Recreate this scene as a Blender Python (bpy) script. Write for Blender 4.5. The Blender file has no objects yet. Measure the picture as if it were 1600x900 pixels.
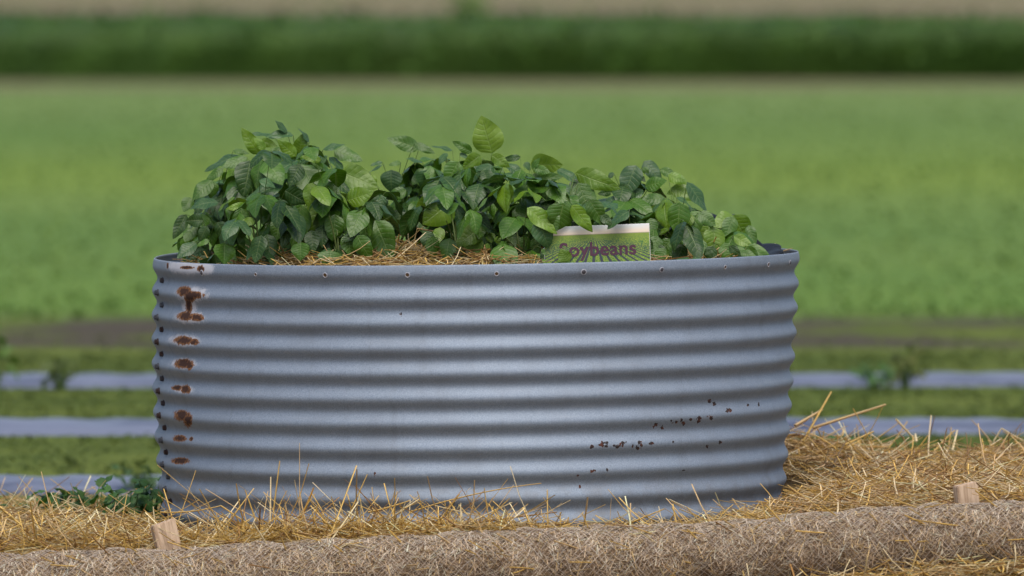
import bpy, math, random
import numpy as np
from mathutils import Vector, Matrix

random.seed(7)
RNG = np.random.default_rng(7)
R = math.radians
SC = bpy.context.scene
COL = SC.collection

# ------------------------------------------------------------------ camera
CAM_Y, CAM_Z, LENS = -30.0, 1.83, 338.0
FPX = LENS / 36.0 * 1600.0
PITCH = math.atan(570.0 / FPX)
cam = bpy.data.cameras.new("camera")
cam.lens = LENS
cam.sensor_width = 36.0
cam.clip_start = 0.5
cam.clip_end = 6000
cam.dof.use_dof = True
cam.dof.focus_distance = 29.4
cam.dof.aperture_fstop = 3.6
camo = bpy.data.objects.new("camera", cam)
COL.objects.link(camo)
camo.location = (0, CAM_Y, CAM_Z)
camo.rotation_euler = (math.pi / 2 - PITCH, 0, 0)
SC.camera = camo

# ------------------------------------------------------------------ sky and sun (bright overcast)
SUN_EL, SUN_AZ = 60.0, 8.0       # azimuth measured from the viewing direction's back, left negative
W = bpy.data.worlds.new("World")
SC.world = W
W.use_nodes = True
wn = W.node_tree
sky = wn.nodes.new("ShaderNodeTexSky")
sky.sky_type = 'NISHITA'
sky.sun_disc = False
sky.sun_elevation = R(SUN_EL)
sky.air_density = 1.0
sky.dust_density = 3.0
sky.ozone_density = 1.0
bg = wn.nodes["Background"]
bg.inputs[1].default_value = 0.085
wn.links.new(sky.outputs[0], bg.inputs[0])
sun = bpy.data.lights.new("sun", 'SUN')
sun.energy = 1.5
sun.angle = R(48)
sun.color = (1.0, 0.95, 0.86)
suno = bpy.data.objects.new("sun", sun)
COL.objects.link(suno)
_sd = Vector((math.sin(R(SUN_AZ)) * math.cos(R(SUN_EL)), -math.cos(R(SUN_AZ)) * math.cos(R(SUN_EL)), math.sin(R(SUN_EL))))
suno.rotation_euler = (-_sd).to_track_quat('-Z', 'Y').to_euler()
sky.sun_rotation = math.atan2(_sd.x, _sd.y)
SC.view_settings.view_transform = 'Standard'
SC.view_settings.look = 'None'
SC.view_settings.gamma = 1.0
SC.view_settings.exposure = 0.92
SC.cycles.use_denoising = True
SC.cycles.max_bounces = 6
SC.cycles.diffuse_bounces = 3
SC.cycles.transparent_max_bounces = 4

# ------------------------------------------------------------------ helpers
CP, SP_ = math.cos(PITCH), math.sin(PITCH)

def at(px, py, Y):
    """World point seen at photo pixel (px, py) at depth Y."""
    a, b = (px - 800.0) / FPX, -(py - 450.0) / FPX
    d = Vector((a, CP + b * SP_, -SP_ + b * CP))
    t = (Y - CAM_Y) / d.y
    return Vector((d.x * t, Y, CAM_Z + d.z * t))

def to_px(P):
    x, y, z = P[..., 0], P[..., 1] - CAM_Y, P[..., 2] - CAM_Z
    f = y * CP - z * SP_
    u = y * SP_ + z * CP
    return 800 + FPX * x / f, 450 - FPX * u / f

def tag(o, label=None, cat=None, group=None, kind=None):
    if label: o["label"] = label
    if cat: o["category"] = cat
    if group: o["group"] = group
    if kind: o["kind"] = kind
    return o

def empty(name, loc, rot=(0, 0, 0)):
    o = bpy.data.objects.new(name, None)
    COL.objects.link(o)
    o.empty_display_size = 0.05
    o.location = loc
    o.rotation_euler = rot
    return o

class MB:
    def __init__(s):
        s.v, s.q, s.t, s.c, s.uv, s.n = [], [], [], [], [], 0
    def add(s, V, quads=None, tris=None, tint=None, uv=None):
        V = np.asarray(V, float).reshape(-1, 3)
        k = len(V)
        s.v.append(V)
        if quads is not None and len(quads): s.q.append(np.asarray(quads, np.int64).reshape(-1, 4) + s.n)
        if tris is not None and len(tris): s.t.append(np.asarray(tris, np.int64).reshape(-1, 3) + s.n)
        c = np.ones((k, 4))
        if tint is not None: c[:, :3] = tint
        s.c.append(c)
        s.uv.append(np.zeros((k, 2)) if uv is None else np.asarray(uv, float).reshape(-1, 2))
        s.n += k
    def build(s, name, mat, parent=None, smooth=True, attrs=None):
        me = bpy.data.meshes.new(name)
        V = np.concatenate(s.v)
        q = np.concatenate(s.q) if s.q else np.zeros((0, 4), np.int64)
        t = np.concatenate(s.t) if s.t else np.zeros((0, 3), np.int64)
        me.vertices.add(len(V))
        me.vertices.foreach_set("co", V.astype(np.float32).ravel())
        loops = np.concatenate([q.ravel(), t.ravel()])
        me.loops.add(len(loops))
        me.loops.foreach_set("vertex_index", loops.astype(np.int32))
        me.polygons.add(len(q) + len(t))
        st = np.concatenate([np.arange(len(q)) * 4, len(q) * 4 + np.arange(len(t)) * 3])
        me.polygons.foreach_set("loop_start", st.astype(np.int32))
        me.polygons.foreach_set("use_smooth", np.full(len(q) + len(t), smooth))
        me.update(calc_edges=True)
        a = me.attributes.new("tint", 'FLOAT_COLOR', 'POINT')
        a.data.foreach_set("color", np.concatenate(s.c).astype(np.float32).ravel())
        a = me.attributes.new("luv", 'FLOAT2', 'POINT')
        a.data.foreach_set("vector", np.concatenate(s.uv).astype(np.float32).ravel())
        for k, arr in (attrs or {}).items():
            a = me.attributes.new(k, 'FLOAT', 'POINT')
            a.data.foreach_set("value", np.asarray(arr, np.float32))
        me.validate()
        me.materials.append(mat)
        o = bpy.data.objects.new(name, me)
        COL.objects.link(o)
        if parent: o.parent = parent
        return o

def unit(a):
    a = np.asarray(a, float)
    return a / np.maximum(np.linalg.norm(a, axis=-1, keepdims=True), 1e-9)

def rods(mb, P, D, L, Wd, bend, tint, K=5, sides=3, taper=0.6, flat=1.0):
    """n curved rods at once: start P, unit direction D, length L, thickness Wd, bend vector (added quadratically)."""
    P, D, bend = (np.asarray(a, float).reshape(-1, 3) for a in (P, D, bend))
    n = len(P)
    L = np.broadcast_to(L, (n,)); Wd = np.broadcast_to(Wd, (n,))
    t = np.linspace(0, 1, K)
    C = P[:, None] + D[:, None] * (L[:, None] * t)[..., None] + bend[:, None] * (t ** 2)[None, :, None]
    up = np.tile([0.0, 0, 1], (n, 1))
    steep = np.abs(D[:, 2]) > 0.9
    up[steep] = (0.3, 1, 0)
    S = unit(np.cross(D, up)); N = unit(np.cross(S, D))
    w = Wd[:, None] * 0.5 * (1 - (1 - taper) * t[None] ** 2)
    ang = np.arange(sides) * 2 * np.pi / sides + 0.5
    V = (C[:, :, None] + S[:, None, None] * (w[:, :, None] * np.cos(ang))[..., None]
         + N[:, None, None] * (flat * w[:, :, None] * np.sin(ang))[..., None])
    base = np.arange(n)[:, None, None] * (K * sides) + np.arange(K - 1)[None, :, None] * sides
    j = np.arange(sides)[None, None]
    j2 = (j + 1) % sides
    Q = np.stack([base + j, base + j2, base + j2 + sides, base + j + sides], -1)
    T = np.repeat(np.broadcast_to(np.asarray(tint, float), (n, 3)), K * sides, 0)
    uv = np.stack([np.broadcast_to(np.arange(n)[:, None, None] % 97 / 97.0, (n, K, sides)),
                   np.broadcast_to(t[None, :, None], (n, K, sides))], -1)
    mb.add(V, Q, tint=T, uv=uv)

LT = np.linspace(0, 1, 11)
LU = np.linspace(-1, 1, 7)

def leaves(mb, B, D, N, L, wr, fold, curl, tint, jag=0.0, wave=0.05):
    """n leaf blades: base B, direction D, normal N, length L, width ratio wr, V fold, downward curl (radians)."""
    B, D, N = (np.asarray(a, float).reshape(-1, 3) for a in (B, D, N))
    n = len(B)
    L, wr, fold, curl = (np.broadcast_to(np.asarray(a, float), (n,)) for a in (L, wr, fold, curl))
    D = unit(D); S = unit(np.cross(D, N)); N = unit(np.cross(S, D))
    t, u = LT[None, :, None], LU[None, None, :]
    prof = np.sin(np.pi * np.clip(LT, 0, 1) ** 0.72) ** 0.8 * (1 - 0.12 * LT) + 0.02
    prof[-1] = 0.01; prof[0] = 0.03
    w = prof[None, :, None] * (L * wr * 0.5)[:, None, None] * u
    if jag:
        w = w * (1 + jag * np.sin(LT * 26)[None, :, None] * np.abs(u))
    c = np.where(np.abs(curl) < 0.05, 0.05, curl)[:, None, None]
    al = L[:, None, None] * np.sin(c * t) / c + 0 * u
    dn = -L[:, None, None] * (1 - np.cos(c * t)) / c + 0 * u
    f = fold[:, None, None]
    ph = RNG.random((n, 1, 1)) * 6.28
    lift = dn + np.abs(w) * np.sin(f) + L[:, None, None] * wave * np.abs(u) * np.sin(t * 9 + ph + u * 1.5) * np.sin(np.pi * t)
    # arch of the blade between midrib and edge
    lift = lift - 0.10 * L[:, None, None] * wr[:, None, None] * (u ** 2) ** 1.2 * prof[None, :, None]
    tw = (RNG.random((n, 1, 1)) - 0.5) * 0.5 * t
    lat = w * np.cos(f)
    lat, lift = lat * np.cos(tw) - 0, lift + lat * np.sin(tw)
    V = B[:, None, None] + D[:, None, None] * al[..., None] + S[:, None, None] * lat[..., None] + N[:, None, None] * lift[..., None]
    nt, nu = len(LT), len(LU)
    a = (np.arange(nt - 1)[:, None] * nu + np.arange(nu - 1)[None]).ravel()
    q = np.stack([a, a + 1, a + nu + 1, a + nu], -1)
    Q = (np.arange(n)[:, None, None] * (nt * nu) + q[None])
    T = np.repeat(np.broadcast_to(np.asarray(tint, float), (n, 3)), nt * nu, 0)
    uv = np.stack(np.broadcast_arrays(u + 0 * t + 0 * ph, t + 0 * u + 0 * ph), -1)
    mb.add(V, Q, tint=T, uv=uv)

def cards(mb, P, size, tint, up=0.5):
    P = np.asarray(P, float); n = len(P)
    a = RNG.random(n) * 6.283
    pit = (RNG.random(n) - 0.3) * 1.2
    D = np.stack([np.cos(a) * np.cos(pit), np.sin(a) * np.cos(pit), np.sin(pit)], -1)
    S = unit(np.cross(D, np.array([0, 0, 1.0]) + RNG.normal(0, up, (n, 3))))
    size = np.broadcast_to(size, (n,))[:, None]
    V = np.stack([P, P + D * size * 0.5 + S * size * 0.33, P + D * size, P + D * size * 0.5 - S * size * 0.33], 1)
    Q = np.arange(n)[:, None] * 4 + np.arange(4)[None]
    mb.add(V, Q, tint=np.repeat(np.broadcast_to(tint, (n, 3)), 4, 0))

# ------------------------------------------------------------------ material helpers
class NT:
    def __init__(s, name):
        s.m = bpy.data.materials.new(name)
        s.m.use_nodes = True
        s.t = s.m.node_tree
        s.b = s.t.nodes["Principled BSDF"]
        s.out = s.t.nodes["Material Output"]
    def n(s, typ, **kw):
        nd = s.t.nodes.new(typ)
        for k, v in kw.items(): setattr(nd, k, v)
        return nd
    def l(s, a, b): s.t.links.new(a, b)
    def setin(s, sock, v):
        if isinstance(v, bpy.types.NodeSocket): s.l(v, sock)
        else: sock.default_value = v
    def math(s, op, a, b=0.0, c=0.0, clamp=False):
        nd = s.n("ShaderNodeMath", operation=op, use_clamp=clamp)
        for i, v in enumerate((a, b, c)): s.setin(nd.inputs[i], v)
        return nd.outputs[0]
    def noise(s, vec, scale, detail=4, rough=0.55, dist=0.0):
        nd = s.n("ShaderNodeTexNoise")
        if vec is not None: s.l(vec, nd.inputs["Vector"])
        nd.inputs["Scale"].default_value = scale
        nd.inputs["Detail"].default_value = detail
        nd.inputs["Roughness"].default_value = rough
        nd.inputs["Distortion"].default_value = dist
        return nd.outputs["Fac"]
    def rng(s, v, a, b, c=0.0, d=1.0, smooth=True):
        nd = s.n("ShaderNodeMapRange", interpolation_type='SMOOTHSTEP' if smooth else 'LINEAR')
        s.setin(nd.inputs[0], v)
        for i, x in enumerate((a, b, c, d)): nd.inputs[i + 1].default_value = x
        return nd.outputs[0]
    def mix(s, f, a, b, mode='MIX'):
        nd = s.n("ShaderNodeMix", data_type='RGBA', blend_type=mode)
        s.setin(nd.inputs[0], f)
        for i, v in ((6, a), (7, b)):
            if isinstance(v, (tuple, list)) and len(v) == 3: v = (*v, 1)
            s.setin(nd.inputs[i], v)
        return nd.outputs[2]
    def attr(s, name, out="Color"):
        return s.n("ShaderNodeAttribute", attribute_name=name).outputs[out]
    def sep(s, v):
        nd = s.n("ShaderNodeSeparateXYZ"); s.l(v, nd.inputs[0]); return nd.outputs
    def scaled(s, vec, sc):
        nd = s.n("ShaderNodeMapping"); s.l(vec, nd.inputs[0]); nd.inputs["Scale"].default_value = sc; return nd.outputs[0]
    def obj(s): return s.n("ShaderNodeTexCoord").outputs["Object"]
    def bump(s, h, strength, dist):
        nd = s.n("ShaderNodeBump"); s.l(h, nd.inputs["Height"])
        nd.inputs["Strength"].default_value = strength; nd.inputs["Distance"].default_value = dist
        s.l(nd.outputs[0], s.b.inputs["Normal"]); return nd.outputs[0]
    def base(s, c, rough=0.6, spec=0.4, metal=0.0):
        if isinstance(c, (tuple, list)) and len(c) == 3: c = (*c, 1)
        s.setin(s.b.inputs["Base Color"], c)
        s.setin(s.b.inputs["Roughness"], rough)
        s.setin(s.b.inputs["Specular IOR Level"], spec)
        s.setin(s.b.inputs["Metallic"], metal)
    def translucent(s, col, fac):
        tr = s.n("ShaderNodeBsdfTranslucent"); s.setin(tr.inputs[0], col)
        mx = s.n("ShaderNodeMixShader"); mx.inputs[0].default_value = fac
        s.l(s.b.outputs[0], mx.inputs[1]); s.l(tr.outputs[0], mx.inputs[2]); s.l(mx.outputs[0], s.out.inputs[0])

# straw
def straw_mat(name, gloss=0.45):
    k = NT(name)
    c = k.attr("tint")
    o = k.obj()
    c2 = k.mix(k.rng(k.noise(o, 60, 3), 0.35, 0.7), c, (0.26, 0.15, 0.06), 'MIX')
    c3 = k.mix(0.15, c, c2)
    k.base(c3, gloss, 0.4)
    return k.m
M_straw = straw_mat("straw")
M_net_straw = straw_mat("weathered_straw", 0.7)

def straw_base_mat(name, dark, light):
    k = NT(name); o = k.obj()
    n1 = k.noise(k.scaled(o, (60, 180, 60)), 1.0, 5, 0.7)
    n2 = k.noise(k.scaled(o, (170, 50, 60)), 1.0, 5, 0.7)
    n = k.math('MAXIMUM', n1, n2)
    k.base(k.mix(k.rng(n, 0.45, 0.72), dark, light), 0.8, 0.2)
    k.bump(n, 0.8, 0.01)
    return k.m
M_straw_base = straw_base_mat("straw_bed", (0.05, 0.03, 0.01), (0.27, 0.175, 0.06))  # dark tone paints in the shade of gaps between stalks
M_wattle_core = straw_base_mat("wattle_core", (0.14, 0.095, 0.06), (0.40, 0.30, 0.20))

k = NT("net_thread"); k.base((0.60, 0.51, 0.43), 0.6, 0.3); M_net = k.m

# leaves
def leaf_mat(name, vein=(0.20, 0.27, 0.09), trans=0.15, rough=0.38, spec=0.42, damage=True):
    k = NT(name)
    t = k.attr("tint"); uv = k.attr("luv", "Vector"); sx = k.sep(uv)
    u = k.math('ABSOLUTE', sx[0]); v = sx[1]
    mid = k.rng(u, 0.02, 0.075, 1, 0)
    ph = k.math('MULTIPLY', k.math('SUBTRACT', v, k.math('MULTIPLY', u, 0.16)), 7.5)
    fr = k.math('ABSOLUTE', k.math('SUBTRACT', k.math('FRACT', ph), 0.5))
    lat = k.math('MULTIPLY', k.rng(fr, 0.03, 0.11, 1, 0), k.rng(u, 0.6, 0.98, 0.75, 0))
    vm = k.math('MAXIMUM', mid, lat)
    o = k.obj()
    n = k.noise(o, 28, 4)
    c = k.mix(k.rng(n, 0.35, 0.7), t, k.mix(1.0, t, (0.72, 0.82, 0.75), 'MULTIPLY'))
    c = k.mix(k.math('MULTIPLY', vm, 0.29), c, vein)
    if damage:
        d = k.rng(k.noise(o, 46, 5, 0.75), 0.70, 0.76)
        c = k.mix(k.math('MULTIPLY', d, 0.55), c, (0.26, 0.22, 0.10))
    k.base(c, rough, spec)
    h = k.math('ADD', k.math('MULTIPLY', vm, -0.7), k.math('ADD', k.math('MULTIPLY', k.noise(o, 110, 3), 0.8), k.math('MULTIPLY', fr, 0.5)))
    k.bump(h, 0.42, 0.003)
    k.translucent(k.mix(1.0, c, (1.9, 2.0, 0.7), 'MULTIPLY'), trans)
    return k.m
M_leaf = leaf_mat("soybean_leaf")
M_weed = leaf_mat("weed_leaf", (0.12, 0.24, 0.08), 0.2, 0.5, 0.35, False)

k = NT("green_stem"); k.base(k.attr("tint"), 0.55, 0.3); M_stem = k.m
k = NT("grass_blade"); c = k.attr("tint"); k.base(c, 0.6, 0.25); k.translucent(c, 0.25); M_grass = k.m

# galvanised steel with rust
def tank_mat():
    k = NT("galvanised_steel"); o = k.obj()
    fine = k.noise(o, 260, 4, 0.7)
    n2 = k.noise(o, 7, 4)
    streak = k.noise(k.scaled(o, (3, 3, 40)), 2.0, 4)
    vor = k.n("ShaderNodeTexVoronoi"); k.l(o, vor.inputs["Vector"]); vor.inputs["Scale"].default_value = 140
    spk = k.sep(vor.outputs["Color"])[0]
    c = k.mix(k.rng(fine, 0.3, 0.7), (0.158, 0.198, 0.255), (0.295, 0.345, 0.42))
    c = k.mix(k.math('MULTIPLY', spk, 0.35), c, (0.225, 0.27, 0.33))
    c = k.mix(k.math('MULTIPLY', k.rng(n2, 0.4, 0.75), 0.35), c, (0.17, 0.19, 0.22))
    c = k.mix(k.math('MULTIPLY', k.rng(streak, 0.55, 0.75), 0.25), c, (0.30, 0.33, 0.37))
    drip = k.noise(k.scaled(o, (22, 22, 0.9)), 1.0, 4, 0.6)
    c = k.mix(k.math('MULTIPLY', k.rng(drip, 0.52, 0.72), 0.22), c, (0.13, 0.14, 0.155))
    dirt = k.math('MULTIPLY', k.rng(k.sep(o)[2], 0.02, 0.22, 1, 0), k.rng(k.noise(o, 18, 5, 0.7), 0.35, 0.65))
    c = k.mix(k.math('MULTIPLY', dirt, 0.4), c, (0.15, 0.13, 0.11))
    # small dark scuffs
    sc = k.rng(k.noise(k.scaled(o, (30, 30, 110)), 1.0, 5, 0.75), 0.735, 0.76)
    c = k.mix(k.math('MULTIPLY', sc, 0.6), c, (0.13, 0.12, 0.12))
    # pale corrosion
    hv = k.attr("halo", "Fac"); rv = k.attr("rust", "Fac"); dv = k.attr("scratch", "Fac")
    hn = k.math('ADD', k.noise(o, 210, 5, 0.8), k.math('MULTIPLY', k.noise(o, 40, 3), 0.5))
    hm = k.rng(k.math('ADD', k.math('MULTIPLY', hv, 1.25), k.math('MULTIPLY', k.math('SUBTRACT', hn, 0.75), 1.9)), 0.05, 0.6)
    c = k.mix(k.math('MULTIPLY', hm, 0.8), c, (0.54, 0.54, 0.58))
    rn = k.math('ADD', k.noise(k.scaled(o, (1.5, 1.5, 0.55)), 85, 6, 0.7), k.math('MULTIPLY', k.noise(o, 330, 3, 0.7), 0.45))
    rm = k.rng(k.math('ADD', k.math('MULTIPLY', rv, 1.0), k.math('MULTIPLY', k.math('SUBTRACT', rn, 0.72), 1.5)), 0.08, 0.16)
    rc = k.mix(k.rng(k.math('ADD', k.math('MULTIPLY', k.noise(o, 110, 4), 0.8), k.math('MULTIPLY', rv, -0.5)), 0.12, 0.30), (0.042, 0.018, 0.012), (0.19, 0.085, 0.034))
    c = k.mix(rm, c, rc)
    # chipped dark scratches with a rusty heart
    dn = k.math('ADD', k.math('MULTIPLY', k.math('SUBTRACT', k.noise(k.scaled(o, (1.3, 1.3, 0.7)), 190, 1.5, 0.5), 0.5), 0.9), 0.58)
    dm = k.rng(k.math('ADD', k.math('MULTIPLY', dv, 0.55), k.math('SUBTRACT', dn, 0.62)), 0.02, 0.06)
    edge = k.rng(k.math('ADD', k.math('MULTIPLY', dv, 0.55), k.math('SUBTRACT', dn, 0.62)), -0.05, 0.0)
    c = k.mix(k.math('MULTIPLY', edge, 0.3), c, (0.45, 0.45, 0.48))
    c = k.mix(dm, c, k.mix(k.rng(k.noise(o, 60, 2), 0.45, 0.6), (0.030, 0.024, 0.024), (0.08, 0.030, 0.02)))
    nonmetal = k.math('MAXIMUM', k.math('MAXIMUM', rm, dm), k.math('MULTIPLY', hm, 0.6))
    metal = k.math('SUBTRACT', 0.38, k.math('MULTIPLY', nonmetal, 0.38))
    ro = k.math('ADD', k.rng(fine, 0.3, 0.7, 0.60, 0.72), k.math('MULTIPLY', nonmetal, 0.35))
    k.base(c, ro, 0.35, metal)
    h = k.math('ADD', k.math('MULTIPLY', fine, 0.6), k.math('MULTIPLY', rm, 0.8))
    k.bump(h, 0.4, 0.002)
    return k.m
M_tank = tank_mat()

k = NT("rusty_bolt"); o = k.obj(); inf = k.n("ShaderNodeObjectInfo").outputs["Random"]
k.base(k.mix(k.rng(inf, 0.45, 0.75), (0.030, 0.014, 0.012), (0.07, 0.075, 0.09)), 0.55, 0.4, k.rng(inf, 0.45, 0.75, 0.1, 0.6)); M_bolt = k.m
k = NT("screw_head"); k.base((0.07, 0.065, 0.075), 0.5, 0.4, 0.3); M_screw = k.m
k = NT("pale_ring"); o = k.obj(); k.base(k.mix(k.noise(o, 300, 3), (0.22, 0.23, 0.27), (0.46, 0.46, 0.5)), 0.7, 0.3); M_ring = k.m
k = NT("hole_dark"); k.base((0.10, 0.06, 0.03), 0.9, 0.1); M_hole = k.m  # shade inside the rim holes, put into the colour of a flat disc
k = NT("black_plastic"); o = k.obj(); k.base((0.007, 0.007, 0.008), 0.5, 0.3); k.bump(k.noise(o, 40, 3), 0.4, 0.01); M_liner = k.m

k = NT("sawn_wood"); o = k.obj()
wv = k.noise(k.scaled(o, (90, 60, 9)), 1.0, 5, 0.65, 0.6)
c = k.mix(k.rng(wv, 0.3, 0.7), (0.34, 0.23, 0.15), (0.60, 0.45, 0.32))
c = k.mix(k.math('MULTIPLY', k.rng(k.noise(o, 18, 4), 0.5, 0.75), 0.5), c, (0.30, 0.24, 0.2))
k.base(c, 0.8, 0.2); k.bump(wv, 0.3, 0.003); M_wood = k.m

# mulch film over beds
k = NT("mulch_film"); o = k.obj()
n = k.noise(k.scaled(o, (1.5, 6, 6)), 1.0, 4)
k.base(k.mix(k.rng(n, 0.33, 0.55), (0.055, 0.06, 0.095), (0.15, 0.165, 0.225)), 0.4, 0.5)
k.bump(n, 0.5, 0.05); M_film = k.m

# soil, fields (one ground sheet, zones along the depth of the farm)
def ground_mat():
    k = NT("farm_ground"); o = k.obj(); s = k.sep(o)
    y = k.math('ADD', s[1], k.math('MULTIPLY', k.math('SUBTRACT', k.noise(k.scaled(o, (0.5, 0.5, 0)), 1.0, 3), 0.5), 1.6))
    yf = k.math('ADD', s[1], k.math('ADD', k.math('MULTIPLY', s[0], -0.12), k.math('MULTIPLY', k.math('SUBTRACT', k.noise(k.scaled(o, (0.15, 0.15, 0)), 1.0, 3), 0.5), 5.0)))
    fine = k.noise(o, 9, 5, 0.7)
    blot = k.noise(k.scaled(o, (1.0, 2.2, 1)), 0.9, 4, 0.6)
    soil = k.mix(fine, (0.06, 0.042, 0.032), (0.14, 0.105, 0.08))
    c = soil
    weeds = k.mix(k.rng(blot, 0.35, 0.65), (0.06, 0.095, 0.014), (0.115, 0.15, 0.026))
    c = k.mix(k.math('MULTIPLY', k.rng(y, 3.0, 5.0), 0.9), c, weeds)
    soilband = k.math('MULTIPLY', k.rng(y, 16.8, 17.6), k.rng(y, 20.0, 22.0, 1, 0))
    patch = k.rng(k.noise(k.scaled(o, (0.8, 0.5, 1)), 1.0, 5, 0.65), 0.42, 0.56)
    c = k.mix(k.math('MULTIPLY', soilband, k.math('MULTIPLY', patch, 0.9)), c, k.mix(fine, (0.045, 0.034, 0.032), (0.085, 0.065, 0.06)))
    # young crop
    ybig = k.noise(k.scaled(o, (0.10, 0.16, 1)), 1.0, 3)
    crop = k.mix(k.rng(ybig, 0.35, 0.65), (0.102, 0.175, 0.042), (0.134, 0.205, 0.050))
    crop = k.mix(k.math('MULTIPLY', k.math('MULTIPLY', k.rng(y, 40, 48), k.rng(y, 50, 62, 1, 0)), 0.5), crop, (0.165, 0.23, 0.028))
    crop = k.mix(k.math('MULTIPLY', k.rng(y, 62, 80), 0.55), crop, (0.150, 0.212, 0.074))
    crop = k.mix(k.math('MULTIPLY', k.rng(y, 19, 34, 1, 0), 0.5), crop, (0.08, 0.165, 0.024))
    rowsn = k.noise(k.scaled(o, (0.05, 1.3, 1)), 1.0, 3)
    crop = k.mix(k.math('MULTIPLY', k.rng(rowsn, 0.45, 0.7), 0.22), crop, (0.10, 0.17, 0.05))
    c = k.mix(k.rng(y, 19.6, 22.6), c, crop)
    tan = k.mix(k.rng(k.noise(k.scaled(o, (0.25, 0.5, 1)), 1.0, 3), 0.3, 0.7), (0.135, 0.16, 0.066), (0.165, 0.135, 0.085))
    c = k.mix(k.rng(y, 88.5, 92), c, tan)
    far = k.mix(k.rng(yf, 196, 206), (0.15, 0.15, 0.072), (0.20, 0.145, 0.11))
    c = k.mix(k.rng(y, 112, 114), c, far)
    c = k.mix(k.rng(yf, 222, 240), c, (0.145, 0.16, 0.065))
    k.base(c, 0.95, 0.1)
    k.bump(fine, 0.6, 0.05)
    return k.m
M_ground = ground_mat()

# =================================================================== GROUND
def sstep(x, a, b):
    t = np.clip((np.asarray(x, float) - a) / (b - a), 0, 1)
    return t * t * (3 - 2 * t)

def ground_z(x, y):
    x = np.asarray(x, float); y = np.asarray(y, float)
    xc = np.clip(x, -5, 5)
    front = -0.165 + 0.047 * xc + 0.05 * np.clip(y + 1.45, -40, 0)
    pad = -0.07 + 0.03 * xc
    z = front + (pad - front) * sstep(y, -1.42, -1.2)
    return z + (-0.25 - z) * sstep(y, 1.7, 3.2)

gx = np.concatenate([-np.geomspace(3000, 7, 22), np.arange(-6, 6.01, 0.25), np.geomspace(7, 3000, 22)])
gy = np.concatenate([-np.geomspace(1500, 45, 10), np.linspace(-42, -6, 10), np.arange(-5, 5.01, 0.2), np.linspace(6, 20, 15),
                     np.linspace(24, 260, 40), np.geomspace(300, 3000, 14)])
X, Y = np.meshgrid(gx, gy)
b = MB()
n_, m_ = X.shape
ii = (np.arange(n_ - 1)[:, None] * m_ + np.arange(m_ - 1)[None]).ravel()
b.add(np.stack([X, Y, ground_z(X, Y)], -1), np.stack([ii, ii + 1, ii + m_ + 1, ii + m_], -1))
tag(b.build("ground", M_ground), kind="structure")

# =================================================================== FAR FIELDS
def tint_mix(n, a, c, spread=0.12):
    t = RNG.random((n, 1))
    col = np.asarray(a) * (1 - t) + np.asarray(c) * t
    return np.clip(col * (1 + RNG.normal(0, spread, (n, 1))), 0.004, 1)

# dark standing crop at the far side: dense rows of leafy plants
b = MB()
xs = np.arange(-46, 46.01, 0.4)
rows = np.arange(97.0, 112.0, 0.5)
hs = []
for r_i, yy in enumerate(rows):
    hs.append(0.71 - 0.006 * xs + RNG.normal(0, 0.03, len(xs)) + 0.05 * np.sin(xs * 0.21 + r_i * 0.7))
H = np.array(hs)
H[1::2] -= 0.12
fy = 97.0 + 0.25 - 0.15 * RNG.random(len(xs)) + 0.01 * xs
V = [np.stack([xs, fy + 0.012 * xs, np.full(len(xs), -0.26)], -1), np.stack([xs, fy - 0.08, np.full(len(xs), 0.12)], -1)]
for r_i, yy in enumerate(rows):
    V.append(np.stack([xs, np.full(len(xs), yy) + RNG.normal(0, .04, len(xs)), -0.25 + H[r_i]], -1))
V.append(np.stack([xs, np.full(len(xs), 112.4), np.full(len(xs), -0.26)], -1))
V = np.array(V)
n_, m_ = V.shape[:2]
ii = (np.arange(n_ - 1)[:, None] * m_ + np.arange(m_ - 1)[None]).ravel()
tt = tint_mix(n_ * m_, (0.034, 0.080, 0.011), (0.054, 0.112, 0.016), 0.12)
b.add(V, np.stack([ii, ii + 1, ii + m_ + 1, ii + m_], -1), tint=tt)
N = 16000
cx = RNG.uniform(-46, 46, N); ci = RNG.integers(0, len(rows), N)
front = RNG.random(N) < 0.4
cy = np.where(front, 96.75 - RNG.random(N) * 0.3, rows[ci] + RNG.normal(0, .1, N))
cz = np.where(front, -0.25 + 0.14 + RNG.random(N) ** 0.8 * 0.52, -0.25 + 0.66 - 0.005 * cx + RNG.random(N) * 0.12)
cards(b, np.stack([cx, cy, cz], -1), RNG.uniform(0.1, 0.2, N), tint_mix(N, (0.036, 0.088, 0.011), (0.068, 0.138, 0.020), 0.15))
tag(b.build("dark_crop", M_grass), "tall dark green crop standing in a band at the top of the field", "crop", kind="stuff")

# seedlings of the pale field
b = MB()
N = 62000
sy = np.sort(20.4 + 67.5 * RNG.random(N) ** 1.25)
sy = np.round(sy / 0.38) * 0.38 + RNG.normal(0, 0.05, N)
sx = RNG.uniform(-1, 1, N) * (9 + (sy + 30) * 0.10)
cards(b, np.stack([sx, sy, np.full(N, -0.25)], -1), RNG.uniform(0.035, 0.07, N), tint_mix(N, (0.112, 0.192, 0.043), (0.158, 0.242, 0.056), 0.08), 0.9)
tag(b.build("seedling_field", M_grass), "pale green young crop covering the wide field behind the tank", "crop", kind="stuff")

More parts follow.
